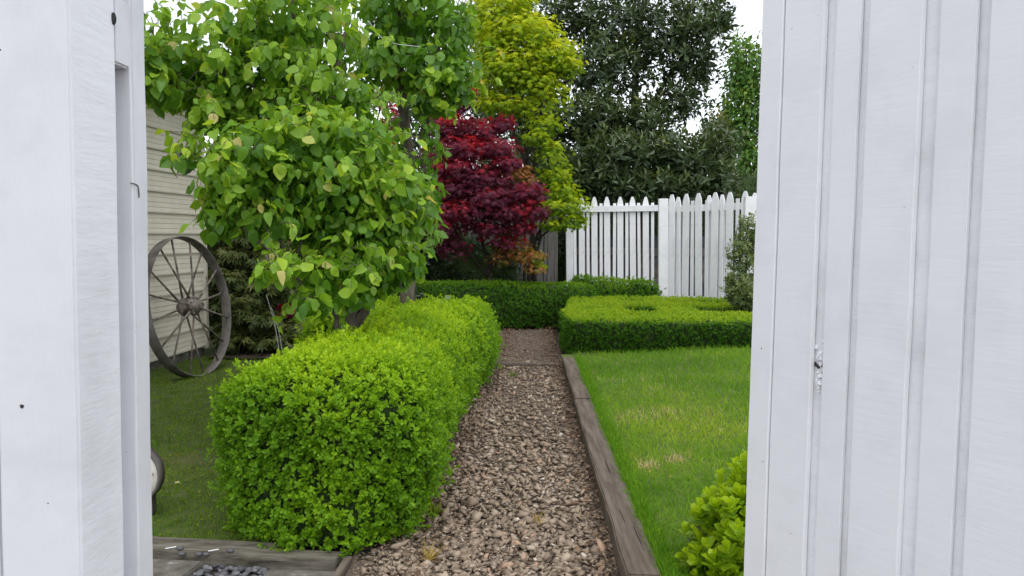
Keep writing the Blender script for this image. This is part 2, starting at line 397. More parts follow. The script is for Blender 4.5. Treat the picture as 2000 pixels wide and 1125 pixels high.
# ------------------------------------------------------------------ setting: ground, lawns, path
def sheet(name, xs, ys, zf, mat, kind='structure'):
    X, Y = np.meshgrid(xs, ys); Z = zf(X, Y)
    V = np.stack([X, Y, Z], -1).reshape(-1, 3); nx = len(xs)
    q = [(j * nx + i, j * nx + i + 1, (j + 1) * nx + i + 1, (j + 1) * nx + i) for j in range(len(ys) - 1) for i in range(nx - 1)]
    o = link(name, mesh_np(name, V, np.array(q), mat, smooth=True)); o['kind'] = kind; return o

sheet('ground', np.linspace(-250, 250, 3), np.linspace(-250, 300, 3), lambda X, Y: X * 0 - 0.03, M_soil)

def lawn_z(X, Y):
    t = np.clip((X - .66) / 1.6, 0, 1)
    return 0.075 + .10 * t * t * (3 - 2 * t) * np.clip((Y - 2.5) / 5, 0, 1) + .012 * np.sin(3.1 * X + 1.3 * Y) * np.sin(2.3 * Y)
def moss_z(X, Y): return 0.02 + .012 * np.sin(2.3 * X) * np.sin(1.9 * Y + X)
M_lawnbase = noise_mat('lawn soil and thatch', [(0.3, (0.05, 0.085, 0.014)), (0.7, (0.13, 0.17, 0.035))], 14, 6, 0.95, 0.5, 0.02)
M_mossbase = noise_mat('moss and thatch', [(0.25, (0.03, 0.045, 0.012)), (0.55, (0.06, 0.088, 0.018)), (0.8, (0.11, 0.105, 0.04))], 9, 8, 0.95, 0.6, 0.02)
sheet('lawn', np.linspace(.56, 6, 44), np.linspace(1.5, 8.86, 50), lawn_z, M_lawnbase)
sheet('side_lawn', np.linspace(-3.9, -1.02, 26), np.linspace(3.38, 10.5, 50), moss_z, M_mossbase)
path = sheet('gravel_path', np.linspace(-.705, .60, 12), np.linspace(1.2, 12.4, 60), lambda X, Y: .004 * np.sin(5 * X + 3 * Y) + .005, M_bed)
PATCH = [(0.80, 4.56, .055, .07), (0.985, 4.66, .06, .075), (0.95, 5.75, .30, .16), (1.12, 5.95, .25, .08), (.92, 7.2, .35, .10), (1.35, 6.8, .25, .10)]
PATCHW = [1.3, 1.4, .3, .2, .25, .2]

def blades(owner, mat, n, xr, yr, zf, L, tintf, dens_pow=1.6):
    y0, y1 = yr; u = RNG.random(n); Y = (y0 ** (1 - dens_pow) + u * (y1 ** (1 - dens_pow) - y0 ** (1 - dens_pow))) ** (1 / (1 - dens_pow))
    X = RNG.uniform(xr[0], xr[1], n)
    P = np.stack([X, Y, zf(X, Y) - .003], -1)
    ax = np.stack([RNG.normal(0, .42, n), RNG.normal(0, .42, n), np.full(n, .8)], -1)
    nm = np.stack([RNG.normal(0, 1, n), RNG.normal(0, 1, n), RNG.normal(0, .2, n)], -1)
    s = L * RNG.uniform(.5, 1.25, n) * (1 + .10 * np.maximum(0, Y - 3.5))
    return P, frames(ax, nm), s, tintf(X, Y)

def nse(X, Y, sc, sd=0.0):
    return np.array([noise.noise((x * sc, y * sc, sd)) for x, y in zip(X, Y)])

def lawn_tint(X, Y):
    t = .42 + .30 * nse(X, Y, 1.6) + .16 * nse(X, Y, 7, 3) + RNG.normal(0, .1, len(X))
    t += .30 * np.exp(-((X - 1.15) / .6) ** 2 - ((Y - 5.6) / 1.4) ** 2)
    for (a, b, rx, ry), wt in zip(PATCH, PATCHW):
        g = np.exp(-((X - a) / rx) ** 2 - ((Y - b) / ry) ** 2) * wt
        t = np.where(RNG.random(len(X)) < g * 1.05, 1.0, t)
    return np.clip(t, 0, np.where(RNG.random(len(X)) < .985, 1, 1))
go = empty('lawn_grass', (0, 0, 0), None, None); go['kind'] = 'stuff'
P_, R_, s_, t_ = blades(go, M_grass, 88000, (.585, 3.3), (2.6, 8.85), lawn_z, .042, lawn_tint, 1.8)
kp = P_[:, 0] > .596 + .0175 * (P_[:, 1] - 3); P_, R_, s_, t_ = P_[kp], R_[kp], s_[kp], t_[kp]
scatter(go, BLADE, M_grass, P_, R_, s_, t_, 'blade', 'grass', 0)
# longer untrimmed fringe along the sleepers
n = 14000; Y = RNG.uniform(2.7, 8.4, n); X = .597 + .0175 * (Y - 3) + np.abs(RNG.normal(0, .03, n)); P2 = np.stack([X, Y, lawn_z(X, Y)], -1)
scatter(go, BLADE, M_grass, P2, frames(np.stack([RNG.normal(-.15, .4, n), RNG.normal(0, .4, n), np.full(n, .8)], -1), RNG.normal(0, 1, (n, 3))), .06 * RNG.uniform(.5, 1.3, n), .35 + RNG.normal(0, .15, n), 'blade', 'grass', 0)
n = 260; Y = RNG.uniform(3.2, 8.6, n); X = RNG.uniform(.72, 3.2, n)
scatter(go, SMALL, M_straw, np.stack([X, Y, lawn_z(X, Y) + .03], -1), frames(RNG.normal(0, 1, (n, 3)) * [1, 1, .3], RNG.normal(0, .4, (n, 3)) + [0, 0, 1]), RNG.uniform(.008, .02, n), RNG.random(n), 'leaf', 'fallen_bits', 0)
mo = empty('side_lawn_grass', (0, 0, 0), None, None); mo['kind'] = 'stuff'
def moss_tint(X, Y):
    t = .42 + .35 * nse(X, Y, 1.3, 5) + .2 * nse(X, Y, 6, 8) + RNG.normal(0, .12, len(X))
    g = np.exp(-((X + 1.9) / .16) ** 2 - ((Y - 4.7) / .12) ** 2)
    return np.where(RNG.random(len(X)) < g, 1.0, np.clip(t, 0, .97))
P_, R_, s_, t_ = blades(mo, M_moss, 65000, (-3.7, -1.0), (3.44, 8.7), moss_z, .027, moss_tint, 1.8)
g = np.exp(-((P_[:, 0] + 1.9) / .14) ** 2 - ((P_[:, 1] - 4.7) / .10) ** 2); keep = (RNG.random(len(P_)) > g * .8) & (nse(P_[:, 0], P_[:, 1], 9, 2) + RNG.normal(0, .25, len(P_)) > -.32)
scatter(mo, BLADE, M_moss, P_[keep], R_[keep], s_[keep], t_[keep], 'blade', 'grass', 0)

n = 9000; u = RNG.random(n); Y = (3.45 ** -.9 + u * (8.5 ** -.9 - 3.45 ** -.9)) ** (-1 / .9); X = RNG.uniform(-3.2, -1.0, n); P2 = np.stack([X, Y, moss_z(X, Y) + .012], -1); kk = nse(X, Y, 4, 6) > -.05
scatter(mo, SMALL, M_moss, P2[kk], frames(RNG.normal(0, 1, (n, 3)) * [1, 1, .2], RNG.normal(0, .4, (n, 3)) + [0, 0, 1])[kk], RNG.uniform(.008, .016, n)[kk], np.where(RNG.random(n) < .05, .98, .62 + RNG.normal(0, .15, n))[kk], 'leaf', 'clover', 0)
sheet('garden_bed', np.linspace(-1.1, -.55, 6), np.linspace(3.27, 12, 30), lambda X, Y: .012 + .008 * np.sin(9 * X + 5 * Y), M_soil)
sheet('shrub_bed', np.linspace(-3.3, -1.0, 12), np.linspace(8.55, 13.9, 20), lambda X, Y: .05 + .02 * np.sin(5 * X + 3 * Y), M_soil)
# gravel: crushed angular stones
STONES = stone_shapes(20, .40, 7)
n = 13500; u = RNG.random(n); Y = (2.5 ** -.9 + u * (12.2 ** -.9 - 2.5 ** -.9)) ** (-1 / .9)
xl = np.interp(Y, [2.5, 3.3, 5, 8.4, 12.2], [-.66, -.60, -.5, -.3, -.25]); xr = np.interp(Y, [2.5, 8.45, 8.6, 12.2], [.475, .545, .60, .68])
X = xl + (xr - xl) * RNG.random(n)
s = np.exp(RNG.normal(np.log(.040), .36, n)); edgef = np.minimum(X - xl, xr - X); s = np.where(edgef < .09, s * RNG.uniform(.45, .9, n), s)
s = np.where((Y > 8.6), s * .7, s)
Pz = np.stack([X, Y, .006 + .010 * RNG.random(n) + .15 * s], -1)
nm = np.stack([RNG.normal(0, .45, n), RNG.normal(0, .45, n), np.ones(n)], -1)
tint = np.clip(.40 + RNG.normal(0, .16, n) + .25 * nse(X, Y, 1.5, 2), 0, .86); k = RNG.random(n)
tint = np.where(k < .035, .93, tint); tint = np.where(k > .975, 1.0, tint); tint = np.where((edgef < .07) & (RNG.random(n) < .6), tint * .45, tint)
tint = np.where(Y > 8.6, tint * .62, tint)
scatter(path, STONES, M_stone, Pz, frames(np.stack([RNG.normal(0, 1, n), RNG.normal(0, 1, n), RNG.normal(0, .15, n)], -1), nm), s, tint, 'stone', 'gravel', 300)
n = 9000; u = RNG.random(n); Y = (2.6 ** -1.2 + u * (8.4 ** -1.2 - 2.6 ** -1.2)) ** (-1 / 1.2); X = RNG.uniform(-.64, .5, n)
scatter(path, STONES[:6], M_stone, np.stack([X, Y, .014 + RNG.uniform(0, .006, n)], -1), frames(RNG.normal(0, 1, (n, 3)) * [1, 1, .2], RNG.normal(0, .4, (n, 3)) + [0, 0, 1]), RNG.uniform(.007, .017, n), RNG.uniform(.1, .8, n), 'stone', 'grit', 0)
# leaf litter along the path edges
n = 2600; Y = RNG.uniform(2.8, 12, n); side = RNG.random(n) < .5
X = np.where(side, np.interp(Y, [2.5, 3.3, 5, 8.4, 12.2], [-.5, -.42, -.38, -.16, -.1]) + np.abs(RNG.normal(0, .09, n)), np.interp(Y, [2.5, 8.45, 12.2], [.46, .53, .62]) - np.abs(RNG.normal(0, .07, n)))
M_litter = leaf_mat('dead leaf litter', [(0, (0.05, 0.025, 0.015)), (.5, (0.13, 0.07, 0.04)), (1, (0.28, 0.19, 0.11))], .15, .7, 1.0)
scatter(path, SMALL, M_litter, np.stack([X, Y, np.full(n, .035) + RNG.uniform(0, .02, n)], -1), frames(np.stack([RNG.normal(0, 1, n), RNG.normal(0, 1, n), RNG.normal(0, .3, n)], -1), np.stack([RNG.normal(0, .5, n), RNG.normal(0, .5, n), np.ones(n)], -1)), RNG.uniform(.015, .035, n), RNG.random(n), 'dead_leaf', 'leaf_litter', 0)

# ------------------------------------------------------------------ timber edging
def sleeper(name, x0, x1, y0, y1, z0, z1, mat, parent, skew=0.0, cracks=0):
    bm = bmesh.new(); bx(bm, x0, x1, y0, y1, z0, z1)
    long_y = (y1 - y0) > (x1 - x0)
    es = [e for e in bm.edges if abs((e.verts[0].co - e.verts[1].co)[1 if long_y else 0]) > .3]
    bmesh.ops.subdivide_edges(bm, edges=es, cuts=max(4, int(max(y1 - y0, x1 - x0) * 9)), use_grid_fill=True)
    bmesh.ops.bevel(bm, geom=[e for e in bm.edges if len(e.link_faces) == 2 and e.calc_face_angle(0) > .8], offset=.007, segments=2, affect='EDGES')
    for v in bm.verts:
        v.co += Vector((noise.noise(v.co * 5), noise.noise(v.co * 5 + Vector((9, 0, 0))), noise.noise(v.co * 4 + Vector((0, 9, 0))))) * .006
        if skew: v.co.x += skew * (v.co.y - 3)
    return bm_obj(name, bm, mat, parent)

te = empty('timber_edging', (0, 0, 0), 'long grey timber sleeper kerb between the gravel path and the bright lawn', 'timber edging')
for a, b, dz in ((1.3, 2.96, 0), (2.967, 4.13, .004), (4.137, 6.3, -.004), (6.307, 8.46, 0.002)):
    sleeper('sleeper', .452, .592, a, b, -.05, .112 + dz, M_sleeper, te, .0175)
# weathering checks: thin dark splits let into the tops
M_crack = noise_mat('open split in timber', [(0.3, (0.02, 0.016, 0.012)), (0.7, (0.06, 0.048, 0.038))], 20, 3, 0.95, 0)
for cy, cx, l in ((3.20, .555, .22), (3.52, .515, .14), (4.28, .53, .22), (5.6, .55, .25)):
    bm = bmesh.new(); x = cx + .0175 * (cy - 3)
    zt = .1165 if cy < 4.13 else .1095
    l *= 1.25; k_ = random.uniform(-.008, .008); pts = [(x, cy), (x + k_ * .4 + .0012, cy + l * .4), (x + k_, cy + l), (x + k_ * .4 - .0010, cy + l * .45)]
    a = [bm.verts.new((p[0], p[1], zt + .002)) for p in pts]; b = [bm.verts.new((p[0], p[1], zt - .02)) for p in pts]
    bm.faces.new(a); bm.faces.new(b[::-1])
    for i in range(4): bm.faces.new((a[i], b[i], b[(i + 1) % 4], a[(i + 1) % 4]))
    bm_obj('split', bm, M_crack, te)
o = sleeper('path_step', -.26, .548, 8.40, 8.50, -.05, .045, M_sleeper, None); tagp(o, 'low timber board laid across the gravel path as a step', 'step board')
o = sleeper('lawn_edging', .70, 2.1, 8.80, 8.862, 0.0, .105, M_sleeper, None); tagp(o, 'thin timber board along the back of the lawn under the square hedge', 'timber edging')

fe = empty('lawn_border', (0, 0, 0), 'low mossy timber border between the side lawn and the grey pebbles', 'timber edging')
def slanted(name, p, q, w_, z0, z1, mat, parent):
    p, q = np.array(p), np.array(q); d = unit(q - p); nrm = np.array([-d[1], d[0]]) * w_
    bm = bmesh.new(); k = 8
    ring = []
    for i in range(k + 1):
        c = p + (q - p) * i / k; e = c + nrm
        ring.append([bm.verts.new((*c, z0)), bm.verts.new((*c, z1)), bm.verts.new((*e, z1)), bm.verts.new((*e, z0))])
    for i in range(k):
        for j in range(4): bm.faces.new((ring[i][j], ring[i + 1][j], ring[i + 1][(j + 1) % 4], ring[i][(j + 1) % 4]))
    bm.faces.new(ring[0]); bm.faces.new(ring[-1][::-1])
    for v in bm.verts: v.co += Vector((0, noise.noise(v.co * 6), noise.noise(v.co * 5 + Vector((4, 0, 0))))) * .004
    return bm_obj(name, bm, mat, parent, bevel=.004)
slanted('board', (-2.4, 3.43), (-.72, 3.25), .085, -.06, .04, M_edge, fe)
slanted('board', (-2.4, 3.518), (-1.0, 3.362), .03, -.05, .052, M_edge, fe)
for (px, py, a) in ((334, 1071, .5), (421, 1076, .6)):
    p = at(px, py, 3.345); o = box('paint_mark', -.022, .022, -.0035, .0035, 0, .0025, M_fence, fe, (p[0], 3.4 - .107 * (p[0] + 2.4) + .045, .0415), .0006); o.rotation_euler = (0, 0, a)
o = slanted('path_border', (-.70, 2.3), (-.66, 3.30), .035, -.05, .035, M_sleeper, None); tagp(o, 'short brown timber strip between a concrete paver and the gravel path', 'timber edging')

def paver(pts, label):
    bm = bmesh.new(); a = [bm.verts.new((x, y, .018)) for x, y in pts]; b = [bm.verts.new((x, y, -.03)) for x, y in pts]
    bm.faces.new(a[::-1]); bm.faces.new(b)
    for i in range(4): bm.faces.new((a[i], b[i], b[(i + 1) % 4], a[(i + 1) % 4]))
    o = bm_obj('paver', bm, M_conc, None, bevel=.006); return tagp(o, label, 'paver', 'concrete pavers by the border')
paver([(-1.80, 2.75), (-1.36, 2.72), (-1.28, 3.27), (-1.73, 3.31)], 'plain brown grey concrete paver next to the left white post')
paver([(-1.02, 2.75), (-.705, 2.72), (-.69, 3.19), (-.985, 3.2)], 'white flecked concrete paver under the front of the round hedge')
pb = sheet('pebble_bed', np.linspace(-2.6, -.7, 12), np.linspace(2.3, 3.5, 12), lambda X, Y: X * 0 - .02, M_soil)
n = 900; X = RNG.uniform(-2.1, -.98, n); Y = RNG.uniform(2.7, 3.30, n); Y = np.minimum(Y, 3.40 - .105 * (X + 2.4) - .02)
scatter(pb, pebble_shape(), M_pebble, np.stack([X, Y, -.012 + RNG.uniform(0, .014, n)], -1), frames(RNG.normal(0, 1, (n, 3)) * [1, 1, .2], np.stack([RNG.normal(0, .3, n), RNG.normal(0, .3, n), np.ones(n)], -1)), RNG.uniform(.022, .044, n), .5 + RNG.normal(0, .22, n), 'pebble', 'pebbles', 300, True)
for i, (px, py) in enumerate(((350, 1062), (357, 1085), (390, 1086), (405, 1094), (452, 1062))):
    p = at(px, py, 3.32); V, T = pebble_shape()
    bme = mesh_np('pebble', V * .034, T, M_pebble, np.full(len(V), .35), True)
    o = link('pebble', bme, None, (p[0], 3.31 if i else 3.33, .047 if i in (0, 4) else .03))
    tagp(o, ['dark pebble on the mossy timber border, left of the other one up there', 'dark pebble by the border at the back edge of the plain paver, leftmost', 'dark pebble by the border behind the plain paver, between two others', 'dark pebble by the border at the plain paver corner, rightmost', 'dark pebble on the mossy timber border nearest the round hedge'][i], 'pebble', 'stray pebbles')

# ------------------------------------------------------------------ hedges
def loaf(sections, expo=4.0, nu=26, noise_amp=.035, noise_sc=3.2, seed=0.0, z0=0.03):
    """rounded hedge body swept through sections (centre xy, across dir xy, half width, height)"""
    ns = len(sections); V = np.zeros((ns, nu, 3))
    for i, (c, d, hw, h) in enumerate(sections):
        for j in range(nu):
            t = math.pi * j / (nu - 1); cs, sn = math.cos(t), math.sin(t)
            x = -math.copysign(abs(cs) ** (2 / expo), cs) * hw; z = abs(sn) ** (2 / expo) * h
            fl = 1 - .22 * max(0, 1 - z / (.45 * max(h, .01))) ** 2
            V[i, j] = (c[0] + d[0] * x * fl, c[1] + d[1] * x * fl, z0 + z)
    Nn = np.cross(np.gradient(V, axis=0), np.gradient(V, axis=1)); Nn = unit(Nn)
    cen = V.mean(1, keepdims=True); sgn = np.sign((Nn * (V - cen)).sum(-1)); Nn *= np.where(sgn.sum() < 0, -1, 1)
    for i in range(ns):
        for j in range(nu):
            p = V[i, j] * noise_sc; a = noise.noise((p[0], p[1], p[2] + seed)) + .5 * noise.noise((p[0] * 2.4, p[1] * 2.4, p[2] * 2.4 + seed))
            V[i, j] += Nn[i, j] * a * noise_amp
            V[i, j, 2] = max(V[i, j, 2], .01)
    T = []
    for i in range(ns - 1):
        for j in range(nu - 1):
            a = i * nu + j; T += [(a, a + 1, a + nu + 1), (a, a + nu + 1, a + nu)]
    return V.reshape(-1, 3), np.array(T)

def sweep(pts, widths, heights, step=.12, cap=.25, expo_cap=3.0):
    """sections along a polyline with rounded ends"""
    pts = np.array(pts, float); seg = np.linalg.norm(np.diff(pts, axis=0), axis=1); s = np.concatenate([[0], np.cumsum(seg)]); L = s[-1]
    ss = np.unique(np.concatenate([cap * np.linspace(0, 1, 13) ** 2.2, np.linspace(cap, L - cap, max(3, int(L / step))), L - cap * np.linspace(1, 0, 13) ** 2.2]))
    out = []
    for q in ss:
        c = np.array([np.interp(q, s, pts[:, k]) for k in (0, 1)]); c2 = np.array([np.interp(min(L, q + .05), s, pts[:, k]) for k in (0, 1)]) - np.array([np.interp(max(0, q - .05), s, pts[:, k]) for k in (0, 1)])
        d = unit(c2); acr = np.array([d[1], -d[0]]); e = min(q, L - q)
        f = 1.0 if e >= cap else max(0.0, 1 - (1 - e / cap) ** expo_cap) ** (1 / expo_cap) + .004
        out.append((c, acr, np.interp(q, s, widths) * f, np.interp(q, s, heights) * (.5 + .5 * f) if e < cap else np.interp(q, s, heights)))
    return out

def sample(V, T, dens, back=.25):
    a, b, c = V[T[:, 0]], V[T[:, 1]], V[T[:, 2]]; nr = np.cross(b - a, c - a); A = np.linalg.norm(nr, axis=1) / 2; nr = unit(nr)
    cen = (a + b + c) / 3
    facing = ((EYE - cen) * nr).sum(1) > 0
    wt = A * np.where(facing, 1, back); n = int(wt.sum() * dens)
    k = RNG.choice(len(T), n, p=wt / wt.sum()); u, v = RNG.random(n), RNG.random(n); f = u + v > 1; u[f], v[f] = 1 - u[f], 1 - v[f]
    return a[k] + (b - a)[k] * u[:, None] + (c - a)[k] * v[:, None], nr[k]

def hedge(name, label, pieces, mat, dens, L, k=7, shp=None, tb=.35, tup=.35, own=300, base=(0, 0, 0), cat='hedge', th=(.35, 1.25), tvar=.35, shag=.02):
    o = empty(name, base, label, cat)
    core = []
    for V, T in pieces:
        cv = V - base
        Pn, Nn = sample(V, T, dens)
        outw = np.cross(V[T[:, 1]] - V[T[:, 0]], V[T[:, 2]] - V[T[:, 0]])
        D = unit(Nn) * .75 + np.array([0, 0, .45]) + RNG.normal(0, .3, Pn.shape)
        dep = -np.abs(RNG.normal(0, .02, len(Pn))) + shag * np.maximum(0, RNG.normal(-.3, .8, len(Pn)))
        Pn = Pn + Nn * dep[:, None]
        fine = Pn[:, 1] < 5.2
        if dens > 2000:
            keep = fine | (RNG.random(len(Pn)) < .62); Pn, Nn, D, fine = Pn[keep], Nn[keep], D[keep], fine[keep]
        pos, R, s, lay = rosettes(Pn, D, k, th[0], th[1], L)
        s = s * np.repeat(np.where(fine, 1, 1.12 if dens > 2000 else 1), k)
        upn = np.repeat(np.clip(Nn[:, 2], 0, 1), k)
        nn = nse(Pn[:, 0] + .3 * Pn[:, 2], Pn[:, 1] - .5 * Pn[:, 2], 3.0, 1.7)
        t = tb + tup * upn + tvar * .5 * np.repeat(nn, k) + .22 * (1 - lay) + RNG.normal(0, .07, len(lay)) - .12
        fk = np.repeat(fine, k)
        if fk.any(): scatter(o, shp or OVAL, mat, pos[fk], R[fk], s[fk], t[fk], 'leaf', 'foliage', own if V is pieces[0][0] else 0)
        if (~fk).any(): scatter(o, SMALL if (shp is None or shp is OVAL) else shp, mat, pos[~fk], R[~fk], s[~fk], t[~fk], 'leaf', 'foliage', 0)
        vn = np.zeros_like(V); fn = unit(outw)
        for q in range(3): np.add.at(vn, T[:, q], fn)
        core.append((cv - unit(vn) * .07, T))
    V, T = cat_parts(core); link('branches', mesh_np('branches', V, T, M_core, smooth=True), o)
    return o

def orient(VT):
    V, T = VT; nr = np.cross(V[T[:, 1]] - V[T[:, 0]], V[T[:, 2]] - V[T[:, 0]]); cen = V.mean(0)
    m = (V[T].mean(1) - cen); m[:, 1] *= .0
    if (nr * m).sum() < 0: T = T[:, ::-1]
    return V, T

# long round shouldered hedge on the left of the path
front = sweep([(-.84, 3.36), (-.86, 4.2), (-.80, 5.2), (-.74, 6.2), (-.68, 7.2), (-.56, 8.55)], [.55, .52, .45, .44, .52, .46], [.80, .78, .74, .74, .74, .70], .11, .42, 2.6)
inner = sweep([(-1.35, 6.15), (-1.45, 7.0), (-1.35, 8.4)], [.30, .38, .35], [.76, .76, .74], .12, .3)
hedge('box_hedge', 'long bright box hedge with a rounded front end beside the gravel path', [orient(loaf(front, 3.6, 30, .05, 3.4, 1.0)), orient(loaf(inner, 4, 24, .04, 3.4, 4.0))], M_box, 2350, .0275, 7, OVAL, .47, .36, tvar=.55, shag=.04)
# hedge behind the cross path
back1 = sweep([(-1.6, 11.3), (-.6, 11.9), (.4, 12.15), (1.3, 12.25)], [.32, .38, .38, .35], [.70, .68, .66, .66], .14, .2)
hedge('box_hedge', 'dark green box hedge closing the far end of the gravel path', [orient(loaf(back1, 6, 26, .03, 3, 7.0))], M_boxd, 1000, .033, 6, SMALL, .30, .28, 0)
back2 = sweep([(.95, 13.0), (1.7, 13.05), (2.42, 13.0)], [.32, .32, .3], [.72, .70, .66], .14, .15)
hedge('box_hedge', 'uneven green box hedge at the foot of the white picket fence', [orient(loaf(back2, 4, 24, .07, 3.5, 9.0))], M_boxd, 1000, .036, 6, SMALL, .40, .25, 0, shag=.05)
# square clipped parterre hedge
def bar(p, q, hw, h, seed): return orient(loaf(sweep([p, q], [hw, hw], [h, h], .14, .06, 4), 14, 30, .012, 3, seed, .06))
bars = [bar((.60, 9.34), (4.0, 9.5), .56, .44, 1), bar((1.0, 9.4), (1.24, 12.0), .40, .435, 2), bar((.80, 11.15), (4.0, 11.2), .42, .43, 3), bar((.84, 12.0), (4.0, 12.03), .26, .44, 6), bar((2.12, 9.6), (2.2, 11.9), .28, .43, 4), bar((3.4, 9.6), (3.5, 11.9), .3, .43, 5)]
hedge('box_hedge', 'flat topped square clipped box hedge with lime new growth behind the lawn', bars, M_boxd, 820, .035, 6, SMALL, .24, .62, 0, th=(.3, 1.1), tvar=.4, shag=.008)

# ------------------------------------------------------------------ trees
def limb(ctrl, r0, r1, n=8, wob=.006):
    p = smooth_path(ctrl, n, wob); return tube_np(p, np.linspace(r0, r1, len(p)), 8)

def blob_points(blobs, shell=.5):
    """points in ellipsoids given as (px, py, rx, ry, depth, rdepth, count): world pos and outward dir, height fraction"""
    Ps, Os, Is = [], [], []
    for i, (px, py, rx, ry, Y, rY, n) in enumerate(blobs):
        c = at(px, py, Y); a = rx / FOC * Y; b = ry / FOC * Y
        d = unit(RNG.normal(0, 1, (n, 3))); r = (shell + (1 - shell) * RNG.random((n, 1))) * RNG.uniform(.8, 1.22, (n, 1))
        r = np.where(RNG.random((n, 1)) < .35, RNG.random((n, 1)) ** .5, r)
        Ps.append(c + d * r * np.array([a, rY, b])); Os.append(unit(d / np.array([a, rY, b]))); Is.append(np.full(n, i))
    return np.concatenate(Ps), np.concatenate(Os), np.concatenate(Is)

def make_tree(name, label, cat, base, mat, bark, blobs, stems, shp, L, style, tintf, own=300, group=None, twig=.012, extra=0):
    base = np.array(base, float)
    o = empty(name, base, label, cat, group)
    tr = [limb(c, r0, r1) for c, r0, r1 in stems]
    V, T = tr[0]; link('trunk', mesh_np('trunk', V - base, T, bark, smooth=True), o)
    for V, T in tr[1:]: link('branch', mesh_np('branch', V - base, T, bark, smooth=True), o)
    P, O, I = blob_points(blobs)
    sk = np.concatenate([smooth_path(c, 8) for c, _, _ in stems])
    # branches from the nearest limb to every leaf clump, twigs inside the clump
    tw = []
    for i, (px, py, rx, ry, Y, rY, n) in enumerate(blobs):
        c = at(px, py, Y); j = np.argmin(np.linalg.norm(sk - c, axis=1) + .5 * np.maximum(0, sk[:, 2] - c[2])); a = sk[j]
        ln = np.linalg.norm(c - a); r = twig * min(1.6, .6 + ln)
        tw.append(tube_np(smooth_path([a, (a + c) / 2 + RNG.normal(0, .05 * ln, 3) + [0, 0, .05 * ln], c], 6), np.linspace(r, r * .45, 13), 6))
        q = P[I == i]
        for t in q[RNG.choice(len(q), min(len(q), 9), replace=False)]:
            tw.append(tube_np(smooth_path([c, (c + t) / 2 + RNG.normal(0, .02, 3), t], 3), np.linspace(r * .4, r * .12, 7), 4))
    V, T = cat_parts(tw); x = link('twigs', mesh_np('twigs', V - base, T, bark, smooth=True), o); x['kind'] = 'stuff'
    if extra:
        big = [b for b in blobs if b[6] > 60 and (b[4] > 6 or b[0] < 730)]; sv, SP, SA, SN, ST = [], [], [], [], []
        for q in range(extra):
            px, py, rx, ry, Y, rY, n_ = big[RNG.integers(len(big))]; c = at(px, py, Y); d = unit(RNG.normal(0, 1, 3) * [1, 1, .8] + [0, -.35, .15])
            p0 = c + d * np.array([rx / FOC * Y, rY, ry / FOC * Y]) * .8; ln = RNG.uniform(.16, .36)
            p1 = p0 + unit(d + [0, 0, .5]) * ln * .55; p2 = p1 + unit(d * .9 + [0, 0, -.45]) * ln * .5; path_ = smooth_path([p0, p1, p2], 6)
            sv.append(tube_np(path_, np.linspace(.0035, .0015, len(path_)), 4))
            for m in range(1, len(path_)):
                if RNG.random() < .8:
                    sd_ = RNG.normal(0, 1, 3); SP.append(path_[m]); SA.append(d * .4 + sd_ * .55 + [0, 0, -.65]); SN.append(d + [0, 0, .5] + RNG.normal(0, .4, 3)); ST.append(.45 + .35 * m / len(path_) + RNG.normal(0, .08) + (.3 if RNG.random() < .03 else 0))
        V, T = cat_parts(sv); link('shoots', mesh_np('shoots', V - base, T, bark, smooth=True), o)['kind'] = 'stuff'
        SP = np.array(SP); scatter(o, shp, mat, SP, frames(np.array(SA), np.array(SN)), L * RNG.uniform(.5, 1.15, len(SP)), np.array(ST), own=0, smooth=True)
    n = len(P)
    if style == 'hang':       # long stalked leaves that hang and show their faces
        ax = O * .5 + np.array([0, 0, -.75]) + RNG.normal(0, .45, (n, 3)); nm = O + np.array([0, 0, .5]) + RNG.normal(0, .45, (n, 3))
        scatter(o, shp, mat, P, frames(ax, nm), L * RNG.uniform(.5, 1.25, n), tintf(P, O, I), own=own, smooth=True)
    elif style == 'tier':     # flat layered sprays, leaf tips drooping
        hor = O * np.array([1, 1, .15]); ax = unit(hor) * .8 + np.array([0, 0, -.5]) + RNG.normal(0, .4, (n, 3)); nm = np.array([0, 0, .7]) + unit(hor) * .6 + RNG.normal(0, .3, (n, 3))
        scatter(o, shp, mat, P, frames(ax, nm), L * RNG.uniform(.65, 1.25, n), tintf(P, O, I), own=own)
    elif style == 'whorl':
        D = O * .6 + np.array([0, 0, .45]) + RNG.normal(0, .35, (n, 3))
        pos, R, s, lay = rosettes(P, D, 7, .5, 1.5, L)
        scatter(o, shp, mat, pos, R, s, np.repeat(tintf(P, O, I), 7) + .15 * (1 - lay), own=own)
    return o

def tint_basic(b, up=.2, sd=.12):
    return lambda P, O, I: b + up * O[:, 2] + RNG.normal(0, sd, len(P))

